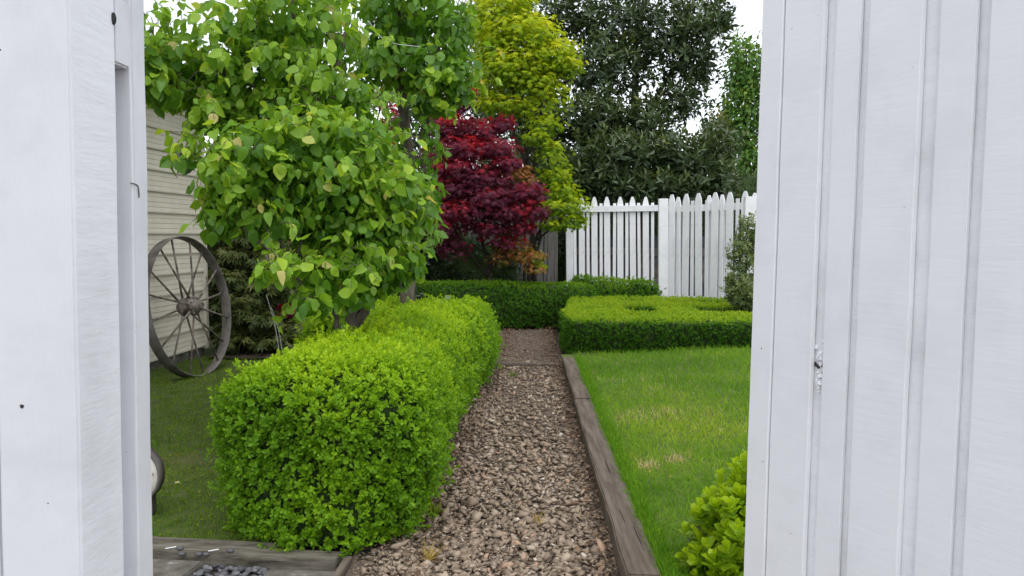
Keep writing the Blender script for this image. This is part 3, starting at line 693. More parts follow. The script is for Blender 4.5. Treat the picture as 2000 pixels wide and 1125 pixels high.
# far to near ------------------------------------------------------
A = at
make_tree('evergreen_tree', 'large dark evergreen tree with glossy whorled leaves rising behind the white fence', 'tree', (2.6, 17.0, 0), M_ever, M_darkbark,
    [(1260, 40, 150, 90, 17, 1.3, 520), (1080, 30, 110, 60, 17.2, 1.0, 260), (1350, 90, 75, 90, 16.6, 1.0, 250), (1180, 130, 110, 70, 16.8, 1.2, 300), (1330, 190, 75, 60, 16.8, .9, 130),
     (1150, 230, 100, 60, 16.4, 1.0, 330), (1260, 240, 60, 60, 16.6, 1.0, 170), (1210, 300, 130, 55, 16.0, 1.0, 420), (1330, 310, 90, 60, 16.1, 1.0, 330), (1140, 340, 85, 50, 15.8, .8, 300), (1270, 365, 140, 40, 15.7, .8, 420), (1400, 350, 40, 45, 16, .8, 110), (1395, 30, 35, 50, 16.8, .8, 70), (990, 330, 90, 80, 16.6, 1, 260), (1050, 250, 60, 60, 16.8, .9, 230), (1040, 180, 70, 70, 17, .9, 260), (960, 200, 60, 90, 17.2, .9, 200), (1080, 330, 60, 60, 16.4, .8, 200), (940, 60, 60, 80, 17.4, .9, 160), (880, 300, 70, 90, 16.8, .9, 200), (1400, 290, 50, 60, 16.6, .8, 150), (1230, -60, 160, 50, 17, 1.2, 200)],
    [([(2.6, 17, 0), A(1245, 330, 17), A(1240, 160, 17), A(1250, -40, 17)], .16, .03), ([A(1243, 300, 17), A(1180, 180, 17), A(1080, 40, 17)], .07, .02), ([A(1242, 260, 17), A(1300, 160, 16.8), A(1370, 60, 16.6)], .07, .02)],
    SLIM, .20, 'whorl', tint_basic(.42, .22, .16), twig=.03)
make_tree('bright_tree', 'tall narrow fresh green tree between the dark evergreen and the right gate', 'tree', (6.9, 24, 0), M_birch, M_bark,
    [(1455, 130, 40, 60, 24, .8, 1300), (1440, 100, 14, 50, 24, .5, 160), (1450, 220, 45, 80, 24, .9, 2200), (1455, 320, 50, 70, 24, .9, 2200), (1520, 200, 60, 170, 24.3, 1, 2200), (1420, 240, 15, 60, 24, .5, 160)],
    [([(6.9, 24, 0), A(1455, 300, 24), A(1458, 100, 24)], .12, .02)], SMALL, .16, 'hang', tint_basic(.5, .25, .18), own=150, twig=.02)
make_tree('golden_tree', 'olive gold conifer like shrub at the right edge of the dark evergreen', 'tree', (4.75, 18.6, 0), M_gold, M_darkbark,
    [(1400, 250, 22, 45, 18.6, .5, 420), (1408, 330, 26, 50, 18.6, .5, 520), (1380, 300, 25, 50, 18.4, .5, 300), (1400, 400, 40, 60, 18.6, .6, 300)],
    [([(4.75, 18.6, 0), A(1400, 380, 18.6), A(1400, 240, 18.6)], .06, .015)], SMALL, .10, 'hang', tint_basic(.45, .3, .2), own=60, twig=.015)
hb = orient(loaf(sweep([(-7, 20.5), (0, 20.5), (9, 20)], [1.2, 1.2, 1.2], [3.0, 2.9, 3.0], .5, .4), 4, 20, .25, 1.0, 3.0, 0))
hedge('background_shrubs', 'row of dark shrubs seen through the gaps of the white fence', [hb], M_ever, 24, .18, 6, SLIM, .35, .2, 0, cat='shrub')
nb = empty('neighbour_shed', (3.5, 18.6, 0), 'dark low building with pale sill seen between the pickets', 'building')
box('wall', -2.2, 3.5, 0, 1.2, 0, 1.45, M_roof, nb); box('sill', -2.2, 3.5, -.06, -.003, .98, 1.16, M_greywood, nb)
for k in range(4): box('window', -1.9 + 1.3 * k, -1.1 + 1.3 * k, -.03, -.003, .35, .92, M_iron, nb)

make_tree('evergreen_tree', 'shadowy dark green tree filling the background behind the pear trees', 'tree', (-2.6, 13.6, 0), M_ever, M_darkbark,
    [(560, 330, 170, 120, 13.6, 1.0, 520), (740, 330, 120, 120, 13.6, .9, 420), (600, 200, 120, 70, 13.6, .8, 260), (760, 470, 130, 90, 13.2, .7, 380), (480, 430, 110, 120, 13.4, .8, 380), (820, 200, 60, 90, 13.8, .6, 160), (600, 520, 150, 80, 13, .8, 330)],
    [([(-2.6, 13.6, 0), A(640, 400, 13.6), A(620, 160, 13.6)], .14, .03), ([A(640, 420, 13.6), A(760, 300, 13.6), A(800, 150, 13.7)], .06, .02)],
    SLIM, .16, 'whorl', tint_basic(.40, .15, .14), own=60, twig=.02)
make_tree('yellow_green_tree', 'patch of yellow green foliage above the corner of the cream shed', 'tree', (-5.2, 14.5, 0), M_yel, M_bark,
    [(425, 170, 50, 50, 14.5, .6, 500), (500, 210, 70, 60, 14.5, .6, 500), (470, 300, 60, 60, 14.5, .6, 300)],
    [([(-5.2, 14.5, 0), A(440, 300, 14.5), A(440, 150, 14.5)], .08, .02)], MAPLE, .07, 'tier', tint_basic(.35, .3, .2), own=40)

make_tree('japanese_maple', 'tall lime yellow japanese maple in front of the dark evergreen', 'tree', (.25, 13.1, 0), M_yel, M_darkbark,
    [(985, 20, 70, 45, 13.2, .6, 801), (1020, 70, 80, 40, 13.0, .6, 843), (960, 90, 45, 50, 13.2, .5, 505), (1070, 110, 60, 30, 12.9, .5, 590), (1000, 135, 75, 35, 12.9, .6, 674), (1105, 130, 36, 16, 12.8, .35, 231), (1050, 160, 55, 22, 12.9, .4, 347), (950, 180, 45, 40, 13.1, .4, 285), (1030, 120, 110, 70, 13.3, .5, 434), (1000, 100, 80, 70, 12.8, .5, 322), (1030, 150, 70, 60, 12.7, .4, 260), (960, 40, 60, 80, 12.9, .5, 260), (1075, 190, 50, 40, 12.8, .4, 150), (1030, 215, 60, 30, 12.9, .4, 150), (1100, 100, 30, 30, 12.8, .3, 110), (1065, 70, 40, 40, 12.9, .3, 150), (980, 70, 90, 80, 13.4, .5, 372), (990, 205, 60, 22, 12.8, .4, 274), (1010, -30, 60, 40, 13.2, .6, 421), (930, 20, 25, 50, 13.4, .4, 274)],
    [([(.25, 13.1, 0), A(1040, 420, 13.1), A(1030, 300, 13.1), A(1000, 170, 13.1), A(985, 20, 13.1)], .055, .012), ([A(1036, 400, 13.1), A(1050, 260, 13.0), A(1070, 120, 12.9)], .035, .01), ([A(1034, 340, 13.1), A(1000, 250, 13.1), A(955, 110, 13.2)], .035, .01), ([(.3, 13.1, .3), A(1060, 400, 13), A(1044, 300, 13), A(1020, 200, 13)], .03, .012)],
    MAPLE, .07, 'tier', tint_basic(.52, .35, .14))
make_tree('japanese_maple', 'low lime green japanese maple spray hanging over the left of the white fence', 'tree', (.45, 12.75, 0), M_yel, M_darkbark,
    [(1068, 245, 40, 24, 12.6, .3, 210), (1080, 315, 40, 36, 12.5, .3, 170), (1095, 390, 50, 50, 12.4, .35, 220), (1125, 405, 36, 24, 12.3, .3, 140), (1050, 270, 30, 16, 12.5, .3, 180), (1075, 290, 26, 18, 12.5, .3, 150), (1085, 345, 36, 20, 12.5, .35, 220), (1100, 375, 36, 22, 12.4, .35, 240), (1090, 405, 40, 18, 12.3, .35, 260), (1115, 430, 36, 18, 12.3, .3, 260), (1080, 440, 26, 12, 12.3, .3, 150), (1040, 500, 28, 14, 12.1, .3, 150), (1050, 520, 20, 10, 12.1, .25, 80)],
    [([(.45, 12.75, 0), A(1045, 480, 12.7), A(1075, 400, 12.5), A(1066, 260, 12.6)], .035, .008), ([A(1048, 470, 12.7), A(1085, 440, 12.4), A(1120, 425, 12.3)], .018, .006)],
    MAPLE, .058, 'tier', tint_basic(.34, .3, .13))
make_tree('japanese_maple', 'small orange bronze japanese maple beside the red maple over the hedge', 'tree', (.15, 12.4, 0), M_orange, M_darkbark,
    [(1010, 335, 30, 18, 12.2, .25, 200), (1030, 350, 20, 12, 12.1, .25, 100), (1000, 480, 45, 14, 12, .3, 170), (1030, 500, 40, 14, 11.9, .3, 200), (985, 505, 40, 14, 12, .3, 130), (1045, 525, 26, 9, 11.9, .25, 110), (1000, 455, 30, 14, 12.1, .3, 90)],
    [([(.15, 12.4, 0), A(1025, 500, 12.3), A(1020, 420, 12.2), A(1012, 345, 12.2)], .03, .006), ([A(1025, 510, 12.3), A(1000, 490, 12.1), A(985, 480, 12)], .015, .006)],
    MAPLE, .052, 'tier', tint_basic(.5, .15, .2))
def red_tint(P, O, I):
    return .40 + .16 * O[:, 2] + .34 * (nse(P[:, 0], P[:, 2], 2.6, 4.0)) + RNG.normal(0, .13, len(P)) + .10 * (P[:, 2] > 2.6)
make_tree('japanese_maple', 'crimson and purple japanese maple in the centre of the garden', 'tree', (-.3, 12.3, 0), M_red, M_darkbark,
    [(890, 200, 32, 26, 12.1, .3, 330), (915, 190, 20, 22, 12.1, .25, 140), (880, 245, 45, 28, 12.0, .4, 420), (985, 240, 22, 20, 12.1, .25, 140), (940, 255, 40, 24, 12.1, .4, 300), (900, 290, 60, 26, 11.9, .45, 520), (965, 290, 45, 22, 11.9, .4, 360), (985, 320, 35, 16, 11.8, .3, 220), (890, 330, 60, 22, 11.8, .45, 460), (950, 350, 55, 20, 11.8, .45, 380), (880, 370, 60, 24, 11.8, .45, 480), (960, 385, 70, 22, 11.7, .45, 540), (1030, 375, 40, 20, 11.7, .35, 300), (900, 410, 65, 22, 11.7, .45, 460), (990, 415, 55, 20, 11.7, .4, 380), (1045, 410, 28, 20, 11.7, .3, 160), (870, 440, 50, 22, 11.8, .4, 280), (960, 445, 40, 16, 11.8, .4, 170), (1020, 445, 30, 14, 11.8, .3, 120), (850, 320, 30, 60, 12.1, .4, 300), (890, 180, 22, 18, 12.1, .25, 120), (930, 300, 90, 70, 12.3, .4, 420), (940, 400, 110, 70, 12.2, .4, 420), (880, 480, 50, 26, 12.0, .4, 130), (985, 470, 45, 16, 11.9, .3, 120), (860, 470, 30, 20, 11.9, .3, 110)],
    [([(-.3, 12.3, 0), A(955, 520, 12.3), A(930, 430, 12.2), A(895, 220, 12.1)], .045, .01), ([A(955, 525, 12.3), A(985, 440, 12.1), A(985, 260, 12.1)], .03, .008), ([A(957, 530, 12.3), A(1010, 460, 12.0), A(1045, 400, 11.8)], .028, .008), ([A(953, 540, 12.3), A(900, 470, 12), A(870, 400, 11.9)], .028, .008)],
    MAPLE, .066, 'tier', red_tint)
make_tree('japanese_maple', 'thin red maple glimpsed through the leaves of the pear trees', 'tree', (-2.0, 9.8, 0), M_red, M_darkbark,
    [(745, 185, 26, 30, 9.8, .3, 90), (770, 240, 26, 40, 9.8, .3, 90), (570, 350, 40, 30, 9.6, .3, 90), (590, 470, 30, 18, 9.4, .3, 70), (570, 605, 28, 12, 9.2, .25, 80), (630, 610, 30, 26, 9.2, .25, 90)],
    [([(-2.0, 9.8, 0), A(690, 480, 9.8), A(720, 320, 9.8), A(750, 170, 9.8)], .03, .008), ([A(690, 500, 9.8), A(600, 420, 9.6), A(570, 350, 9.6)], .016, .006)],
    MAPLE, .06, 'tier', tint_basic(.6, .2, .2), own=80)
make_tree('japanese_maple', 'drooping olive green japanese maple shrub behind the iron wheel', 'shrub', (-3.0, 9.7, 0), M_olive, M_darkbark,
    [(430, 460, 40, 24, 9.3, .3, 200), (500, 460, 70, 26, 9.3, .35, 330), (580, 470, 50, 26, 9.4, .3, 200), (460, 500, 55, 24, 9.2, .3, 280), (540, 510, 60, 24, 9.2, .35, 270), (450, 540, 50, 22, 9.1, .3, 240), (520, 560, 60, 24, 9.1, .3, 260), (470, 590, 50, 22, 9.0, .3, 220), (510, 620, 50, 20, 9.0, .3, 170), (450, 640, 40, 20, 9.1, .3, 110), (420, 590, 26, 40, 9.3, .25, 120), (580, 640, 50, 18, 9.1, .3, 140), (470, 665, 50, 18, 9.0, .3, 170), (545, 665, 55, 20, 9.0, .3, 170), (500, 645, 60, 20, 9.3, .3, 170), (480, 420, 80, 22, 9.4, .3, 220)],
    [([(-3.0, 9.7, 0), A(500, 600, 9.6), A(490, 480, 9.4)], .04, .01), ([A(500, 620, 9.6), A(560, 540, 9.4), A(580, 470, 9.4)], .02, .008), ([A(500, 620, 9.6), A(450, 560, 9.3), A(430, 470, 9.3)], .02, .008)],
    MAPLE, .092, 'tier', tint_basic(.46, .25, .18))

hb2 = orient(loaf(sweep([(-5.6, 10.9), (-3.5, 10.9), (-1.3, 11.3)], [.6, .6, .5], [1.7, 1.6, 1.3], .3, .3), 4, 20, .15, 1.5, 8.0, 0))
hedge('background_shrubs', 'dark shady shrubs under the trees behind the olive maple', [hb2], M_ever, 100, .095, 6, SLIM, .15, .15, 0, cat='shrub')
hb3 = orient(loaf(sweep([(-3.2, 13.5), (-1.5, 13.6), (.10, 13.65)], [.35, .35, .3], [1.7, 1.6, 1.15], .25, .25), 4, 20, .15, 1.5, 8.0, 0))  # added mass, stands in for the dark space under the maple
hedge('background_shrubs', 'dark shrub mass added for the darkness under the crimson maple, hiding the grey fence', [hb3], M_ever, 100, .10, 6, SLIM, .12, .15, 0, cat='shrub')
def pear_tint(P, O, I): return .44 + .22 * O[:, 2] + .22 * nse(P[:, 0], P[:, 2], 3.0, 2.0) + RNG.normal(0, .13, len(P)) + .45 * (RNG.random(len(P)) < .035)  # upper leaves paler: light from above is put into the tint
def pear_tint2(P, O, I): return .30 + .16 * O[:, 2] + .2 * nse(P[:, 0], P[:, 2], 3.0, 2.0) + RNG.normal(0, .12, len(P)) + .3 * (RNG.random(len(P)) < .03)  # further tree, same top light put into the leaf tint
B1 = np.array([-1.12, 5.45, 0])
make_tree('pear_tree', 'nearer pear tree with big drooping pale green leaves over the left hedge', 'tree', B1, M_pear, M_bark,
    [(600, 270, 110, 70, 4.9, .35, 390), (500, 290, 90, 60, 4.7, .35, 312), (680, 280, 90, 70, 5.0, .4, 286), (460, 350, 75, 60, 4.6, .3, 247), (560, 350, 100, 60, 4.8, .4, 299), (660, 360, 90, 60, 4.9, .4, 286), (760, 370, 80, 60, 5.1, .35, 286), (520, 420, 90, 40, 4.7, .35, 247), (430, 410, 36, 60, 4.5, .2, 104), (355, 300, 26, 26, 4.5, .15, 28), (600, 430, 70, 36, 4.9, .3, 143), (740, 440, 80, 45, 5.1, .35, 260), (790, 500, 55, 50, 5.2, .3, 169), (700, 500, 70, 45, 5.0, .3, 221), (620, 525, 60, 40, 4.7, .25, 156), (540, 525, 40, 26, 4.3, .15, 46), (610, 585, 36, 30, 4.5, .2, 57), (690, 565, 55, 30, 4.9, .25, 117), (760, 545, 40, 22, 5.2, .25, 52), (820, 400, 34, 60, 5.3, .25, 117), (730, 520, 70, 50, 5.2, .3, 247), (690, 430, 90, 60, 5.1, .35, 260), (785, 510, 36, 36, 5.3, .25, 91), (650, 450, 90, 50, 5.2, .3, 169), (600, 350, 150, 110, 5.3, .3, 338), (700, 330, 110, 90, 5.5, .3, 260),
     (560, 40, 90, 70, 5.2, .4, 325), (490, 60, 60, 60, 5.1, .35, 169), (640, 70, 80, 70, 5.4, .4, 273), (560, 130, 90, 55, 5.2, .4, 273), (440, 140, 60, 50, 5.0, .35, 143), (370, 110, 60, 40, 5.0, .3, 130), (310, 120, 40, 50, 4.9, .25, 104), (330, 170, 60, 40, 4.9, .3, 143), (300, 50, 24, 24, 4.9, .2, 26), (450, 200, 60, 40, 5.1, .3, 130), (640, 170, 70, 50, 5.3, .4, 182), (560, 200, 70, 35, 5.1, .35, 156), (240, 130, 60, 70, 4.9, .3, 104), (410, 210, 50, 40, 5.0, .3, 104), (470, 230, 70, 40, 5.2, .3, 156), (420, 160, 70, 50, 5.2, .3, 143), (690, 200, 60, 50, 5.5, .3, 143), (560, -50, 120, 50, 5.3, .4, 182)],
    [([B1, A(690, 640, 5.45), A(640, 500, 5.35), A(615, 400, 5.2), A(590, 200, 5.2), A(570, 20, 5.2)], .058, .014), ([A(688, 650, 5.45), A(735, 565, 5.4), A(775, 470, 5.3), A(800, 380, 5.3)], .036, .01), ([A(640, 480, 5.35), A(580, 500, 4.9), A(520, 500, 4.3)], .02, .006), ([A(600, 260, 5.2), A(480, 160, 5.1), A(300, 140, 4.95)], .022, .007), ([A(610, 350, 5.2), A(500, 330, 4.8), A(360, 300, 4.5)], .02, .006), ([A(600, 260, 5.2), A(660, 120, 5.3), A(680, 30, 5.4)], .022, .008), ([B1 + [-.05, .02, .5], A(655, 610, 5.4), A(640, 560, 5.1)], .025, .01), ([A(690, 655, 5.45), A(705, 600, 5.5), A(740, 545, 5.5)], .03, .01)],
    [PEAR, PEAR2, PEAR3], .080, 'hang', pear_tint, extra=190)
B2 = np.array([-1.0, 7.5, 0])
make_tree('pear_tree', 'further pear tree with a bare grey trunk and dense small green leaves', 'tree', B2, M_pear, M_bark,
    [(800, 20, 90, 70, 7.4, .5, 420), (880, 50, 50, 70, 7.3, .4, 260), (740, 40, 70, 70, 7.5, .45, 300), (860, 130, 65, 50, 7.2, .4, 300), (780, 120, 75, 50, 7.3, .45, 300), (890, 150, 38, 40, 7.1, .3, 140), (840, 190, 50, 34, 7.2, .3, 150), (730, 130, 50, 50, 7.5, .35, 150), (835, 250, 26, 36, 7.1, .2, 34), (850, 310, 24, 36, 7.1, .2, 30), (845, 370, 26, 34, 7.1, .2, 44), (800, 330, 34, 40, 7.2, .25, 60), (760, 260, 30, 40, 7.3, .25, 50), (845, 440, 20, 40, 7.0, .2, 30), (800, -50, 110, 40, 7.4, .5, 220)],
    [([B2, A(800, 480, 7.5), A(797, 300, 7.5), A(785, 200, 7.5), A(780, 60, 7.45), A(785, -60, 7.4)], .075, .03), ([A(786, 190, 7.5), A(840, 120, 7.35), A(880, 40, 7.3)], .025, .01), ([A(786, 160, 7.5), A(740, 90, 7.5), A(720, 20, 7.5)], .025, .01), ([A(800, 400, 7.5), A(850, 385, 7.2), A(822, 300, 7.1), A(828, 200, 7.15)], .018, .006), ([A(830, 165, 7.3), A(885, 160, 7.15), A(905, 110, 7.1)], .012, .005)],
    [PEAR, PEAR2, PEAR3], .092, 'hang', pear_tint2, extra=70)
wsh = make_tree('grey_green_shrub', 'wispy grey green shrub in front of the right end of the white fence', 'shrub', (3.0, 10.6, .05), M_fine, M_darkbark,
    [(1458, 520, 34, 50, 10.6, .3, 120), (1440, 560, 30, 26, 10.5, .25, 200), (1432, 500, 16, 40, 10.6, .2, 50), (1470, 440, 22, 30, 10.7, .2, 60), (1470, 470, 26, 40, 10.7, .3, 200), (1490, 540, 40, 60, 10.7, .3, 180), (1452, 575, 34, 22, 10.5, .3, 200), (1465, 592, 34, 16, 10.55, .3, 160), (1438, 585, 20, 12, 10.5, .25, 70), (1448, 500, 24, 50, 10.6, .25, 70), (1445, 470, 12, 30, 10.6, .12, 40), (1425, 545, 12, 18, 10.5, .12, 40), (1450, 440, 10, 22, 10.6, .1, 22)],
    [([(3.0, 10.6, .05), A(1455, 560, 10.6), A(1460, 440, 10.6)], .02, .004), ([A(1455, 570, 10.6), A(1435, 500, 10.6), A(1440, 440, 10.6)], .012, .003)],
    SMALL, .045, 'whorl', tint_basic(.45, .25, .2), own=100, twig=.006)

# young box bush at the lower right, large soft leaves
bc = np.array([.98, 3.08, 0])
yb = empty('young_box_bush', bc, 'small young box bush with soft lime leaves at the corner of the lawn', 'bush')
n = 430; d = unit(RNG.normal(0, 1, (n, 3)) * [1, 1, 1]); d[:, 2] = np.abs(d[:, 2]) * 1.0 - .15; d = unit(d)
rad = np.array([.29, .27, .41]); r = RNG.uniform(.5, 1.05, (n, 1)); Pb = bc + [0, 0, .10] + d * rad * r
Pb[:, 2] += .10 * np.exp(-((Pb[:, 0] - 1.05) / .1) ** 2) * (d[:, 2] > .5)
pos, R, s, lay = rosettes(Pb, d * .5 + [0, 0, .7] + RNG.normal(0, .2, (n, 3)), 10, .2, 1.15, .058)
M_young = leaf_mat('young box leaf', [(0.0, (0.06, 0.15, 0.010)), (0.45, (0.18, 0.33, 0.014)), (0.8, (0.38, 0.54, 0.018)), (1.0, (0.48, 0.63, 0.022))], 0.44, 0.38, 1.2, 0.3)
scatter(yb, shape_oval(.29, .08), M_young, pos, R, s, .42 + .42 * (1 - lay) + .12 * np.repeat(d[:, 2], 10) + RNG.normal(0, .08, len(lay)), smooth=True)
tw = [tube_np(smooth_path([bc + [0, 0, .02], (bc + p) / 2 + RNG.normal(0, .02, 3), p], 3), np.linspace(.006, .0025, 7), 5) for p in Pb[:40] * [1, 1, .85]]
V, T = cat_parts(tw); link('stems', mesh_np('stems', V - bc, T, M_bark, smooth=True), yb)['kind'] = 'stuff'

# ------------------------------------------------------------------ shed on the left
wa = math.atan2(.075, 1.0)           # wall runs away from the viewer, turned a little
corner = np.array([-3.415, 8.85]); LW = 5.2
shed = empty('shed', (corner[0], corner[1], 0), 'cream weatherboard shed with a dark roof on the left', 'shed', rz=-wa)
shed.rotation_euler = (0, math.radians(-.9), -wa)
# local frame: wall runs along -y, faces +x
prof = [(-.02, 0), (.028, 0), (.030, .014), (.020, .055), (.0235, .058), (.016, .105), (.0195, .108), (.012, .155), (.0155, .158), (.008, .206), (-.02, .206)]
bme = None
for k in range(13):
    if bme is None:
        bm = bmesh.new(); a = [bm.verts.new((x, -LW, z)) for x, z in prof]; b = [bm.verts.new((x, -.045, z)) for x, z in prof]
        bm.faces.new(a); bm.faces.new(b[::-1])
        for i in range(len(prof)): j = (i + 1) % len(prof); bm.faces.new((a[i], b[i], b[j], a[j]))
        o = bm_obj('board', bm, M_clad, shed, (0, 0, .13)); bme = o.data
    else: link('board', bme, shed, (0, 0, .13 + .2065 * k))
box('corner_trim', -.06, .034, -.043, .03, .10, 2.83, M_trim, shed)
box('footing', -.12, -.012, -LW, .0, -.1, .128, M_conc, shed)
box('wall', -3.0, -.024, -LW, -.01, .05, 2.82, M_trim, shed)
box('soffit', -.05, .30, -LW, .12, 2.835, 2.86, M_trim, shed)
bm = bmesh.new(); gp = [(.30, 2.84), (.40, 2.84), (.42, 2.95), (.405, 2.95), (.39, 2.855), (.315, 2.855), (.315, 2.93), (.30, 2.93)]
a = [bm.verts.new((x, -LW, z)) for x, z in gp]; b = [bm.verts.new((x, .16, z)) for x, z in gp]; bm.faces.new(a); bm.faces.new(b[::-1])
for i in range(len(gp)): j = (i + 1) % len(gp); bm.faces.new((a[i], b[i], b[j], a[j]))
bm_obj('gutter', bm, M_roof, shed)
bm = bmesh.new(); nr = 46; prev = None
for i in range(nr + 1):
    y = -LW + (LW + .14) * i / nr; zz = .014 if i % 2 else -.004
    row = [bm.verts.new((x, y, 2.94 + zz + (.33 - x) * .36 + dz)) for x, dz in ((.34, 0), (-1.6, 0), (-1.6, -.03), (.34, -.03))]
    if prev:
        for q in range(4): bm.faces.new((prev[q], row[q], row[(q + 1) % 4], prev[(q + 1) % 4]))
    prev = row
bm_obj('roof', bm, M_roof, shed)

# ------------------------------------------------------------------ iron wheel leaning on the shed
wh = empty('iron_wheel', (-2.93, 7.6, 0.0), 'old spoked iron farm wheel leaning against the cream shed', 'wheel')
RW = .675
wh.rotation_mode = 'XYZ'
al = math.radians(9.5); lean = math.radians(9)
Rz = Matrix.Rotation(-al, 4, 'Z') @ Matrix.Rotation(-lean, 4, 'Y')   # wheel plane y-z, axle along x
wh.matrix_world = Matrix.Translation((-2.985, 7.58, 0.012)) @ Rz
def lathe_x(name, prof, seg, mat, smooth=True, c=(0, 0, RW)):
    """closed profile (r, x) turned about the wheel axle"""
    V, T = [], []; m = len(prof)
    for i in range(seg):
        th = 2 * math.pi * i / seg
        for r, x in prof: V.append((c[0] + x, c[1] + r * math.cos(th), c[2] + r * math.sin(th)))
    for i in range(seg):
        for j in range(m):
            a, b = i * m + j, i * m + (j + 1) % m; a2, b2 = ((i + 1) % seg) * m + j, ((i + 1) % seg) * m + (j + 1) % m
            T.append((a, b, b2, a2))
    return link(name, mesh_np(name, V, np.array(T), mat, smooth=False), wh)
lathe_x('rim', [(RW, -.05), (RW, .05), (RW - .005, .053), (RW - .011, .048), (RW - .013, 0), (RW - .011, -.048), (RW - .005, -.053)], 72, M_iron)
lathe_x('hub', [(.018, -.10), (.052, -.10), (.058, -.07), (.092, -.055), (.092, -.035), (.055, -.02), (.055, .03), (.092, .045), (.092, .065), (.052, .08), (.042, .13), (.036, .135), (.018, .155)], 28, M_rust)
for k in range(16):
    th = 2 * math.pi * (k + .35) / 16; x = .052 if k % 2 else -.045
    d = np.array([0, math.cos(th), math.sin(th)])
    p0 = np.array([x, 0, RW]) + d * .085; p1 = np.array([x * .25, 0, RW]) + d * (RW - .010)
    V, T = tube_np([p0, p0 * .5 + p1 * .5, p1], [.0105, .0095, .010], 7)
    link('spoke', mesh_np('spoke', V, T, M_rust, smooth=True), wh)
for k in range(8):
    th = 2 * math.pi * k / 8 + .2; V, T = tube_np([(.06, .083 * math.cos(th), RW + .083 * math.sin(th)), (.078, .083 * math.cos(th), RW + .083 * math.sin(th))], [.012, .012], 6)
    link('bolt', mesh_np('bolt', V, T, M_rust), wh)

# ------------------------------------------------------------------ chipped white dish on a dark stem (mostly behind the left post)
M_enamel, n_, b_, o_ = new_mat('chipped white enamel')
t = nz(n_, 16, 6, .7); r = ramp(n_, [(.36, (.05, .03, .02)), (.40, (.16, .10, .07)), (.425, (.62, .58, .52)), (.7, (.7, .67, .61))]); n_.links.new(t.outputs['Fac'], r.inputs[0]); n_.links.new(r.outputs[0], b_.inputs['Base Color'])
b_.inputs['Roughness'].default_value = .5; bump(n_, b_, t.outputs['Fac'], .3, .004)
ds = empty('garden_dish', (-1.836, 3.80, .02), 'chipped white round dish with dark rim half hidden behind the left post', 'garden ornament')
def lathe_y(prof, seg, c, mat, name, cut=None):
    V, T = [], []; m = len(prof)
    for i in range(seg):
        th = 2 * math.pi * i / seg
        for r_, y in prof:
            z = r_ * math.sin(th)
            if cut is not None: z = max(z, cut - .25 * r_ * math.cos(th))
            V.append((c[0] + r_ * math.cos(th), c[1] + y, c[2] + z))
    for i in range(seg):
        for j in range(m): T.append((i * m + j, i * m + (j + 1) % m, ((i + 1) % seg) * m + (j + 1) % m, ((i + 1) % seg) * m + j))
    return link(name, mesh_np(name, V, np.array(T), mat, smooth=True), ds)
lathe_y([(.002, .0), (.08, -.004), (.138, -.02), (.138, -.004), (.08, .016), (.002, .02)], 36, (0, 0, .20), M_enamel, 'dish', -.075)
lathe_y([(.138, -.022), (.150, -.022), (.152, .03), (.138, .03)], 36, (0, 0, .20), M_iron, 'rim', -.088)
box('stem', .02, .10, .0, .05, 0, .115, M_iron, ds)

# ------------------------------------------------------------------ far picket fence
def picket_mesh(wd, h, pointed, th=.02):
    bm = bmesh.new(); w2 = wd / 2
    if pointed: pts = [(-w2, 0), (w2, 0), (w2, h - .13), (w2 * .86, h - .085), (w2 * .42, h - .012), (w2 * .24, h), (-w2 * .24, h), (-w2 * .42, h - .012), (-w2 * .86, h - .085), (-w2, h - .13)]
    else: pts = [(-w2, 0), (w2, 0), (w2, h), (-w2, h)]
    prism(bm, pts, -th / 2, th / 2); return bm

def fence(name, label, p, q, h, front, mat, cat='fence', wide=.105, narrow=.052, period=.225, second=False, lean=0.0, post_at=(), rails=(.35, 1.82)):
    p, q = np.array(p), np.array(q); L = np.linalg.norm(q - p); ang = math.atan2(q[1] - p[1], q[0] - p[0])
    f = empty(name, (p[0], p[1], 0), label, cat, 'white picket fence panels' if mat is M_fence else None)
    f.rotation_euler = (0, lean, ang)
    yo = -.034 if front else .034       # pickets on the viewer's side of the rails or behind them
    cache = {}
    def put(kind, x, y, wd, hh, pt):
        key = (round(wd, 3), round(hh, 3), pt)
        if key not in cache:
            o = bm_obj('picket', picket_mesh(wd, hh, pt), mat, f, (x, y, .04)); cache[key] = o.data
        else: o = link('picket', cache[key], f, (x, y, .04))
        o.rotation_euler = (0, random.gauss(0, .004), 0)
    n = int(L / period)
    for i in range(n + 1):
        x = period * (i + .4)
        if x > L - .03: break
        put('w', x, yo, wide, h - .04 + random.uniform(-.008, .008), True)
        if x + period / 2 < L - .02: put('n', x + period / 2, yo, narrow, h - .15, False)
        if second and i % 3 != 1: put('w', x + period * random.uniform(.26, .40), .062, wide * .9, h - .07, True)
    for z in rails: box('rail', 0.0, L, -.0225, .0225, z, z + .105, mat, f)
    for x in post_at: box('post', x - .06, x + .06, -.03 - .09, -.0235 if False else -.0235, 0, h - .04, mat, f)
    return f

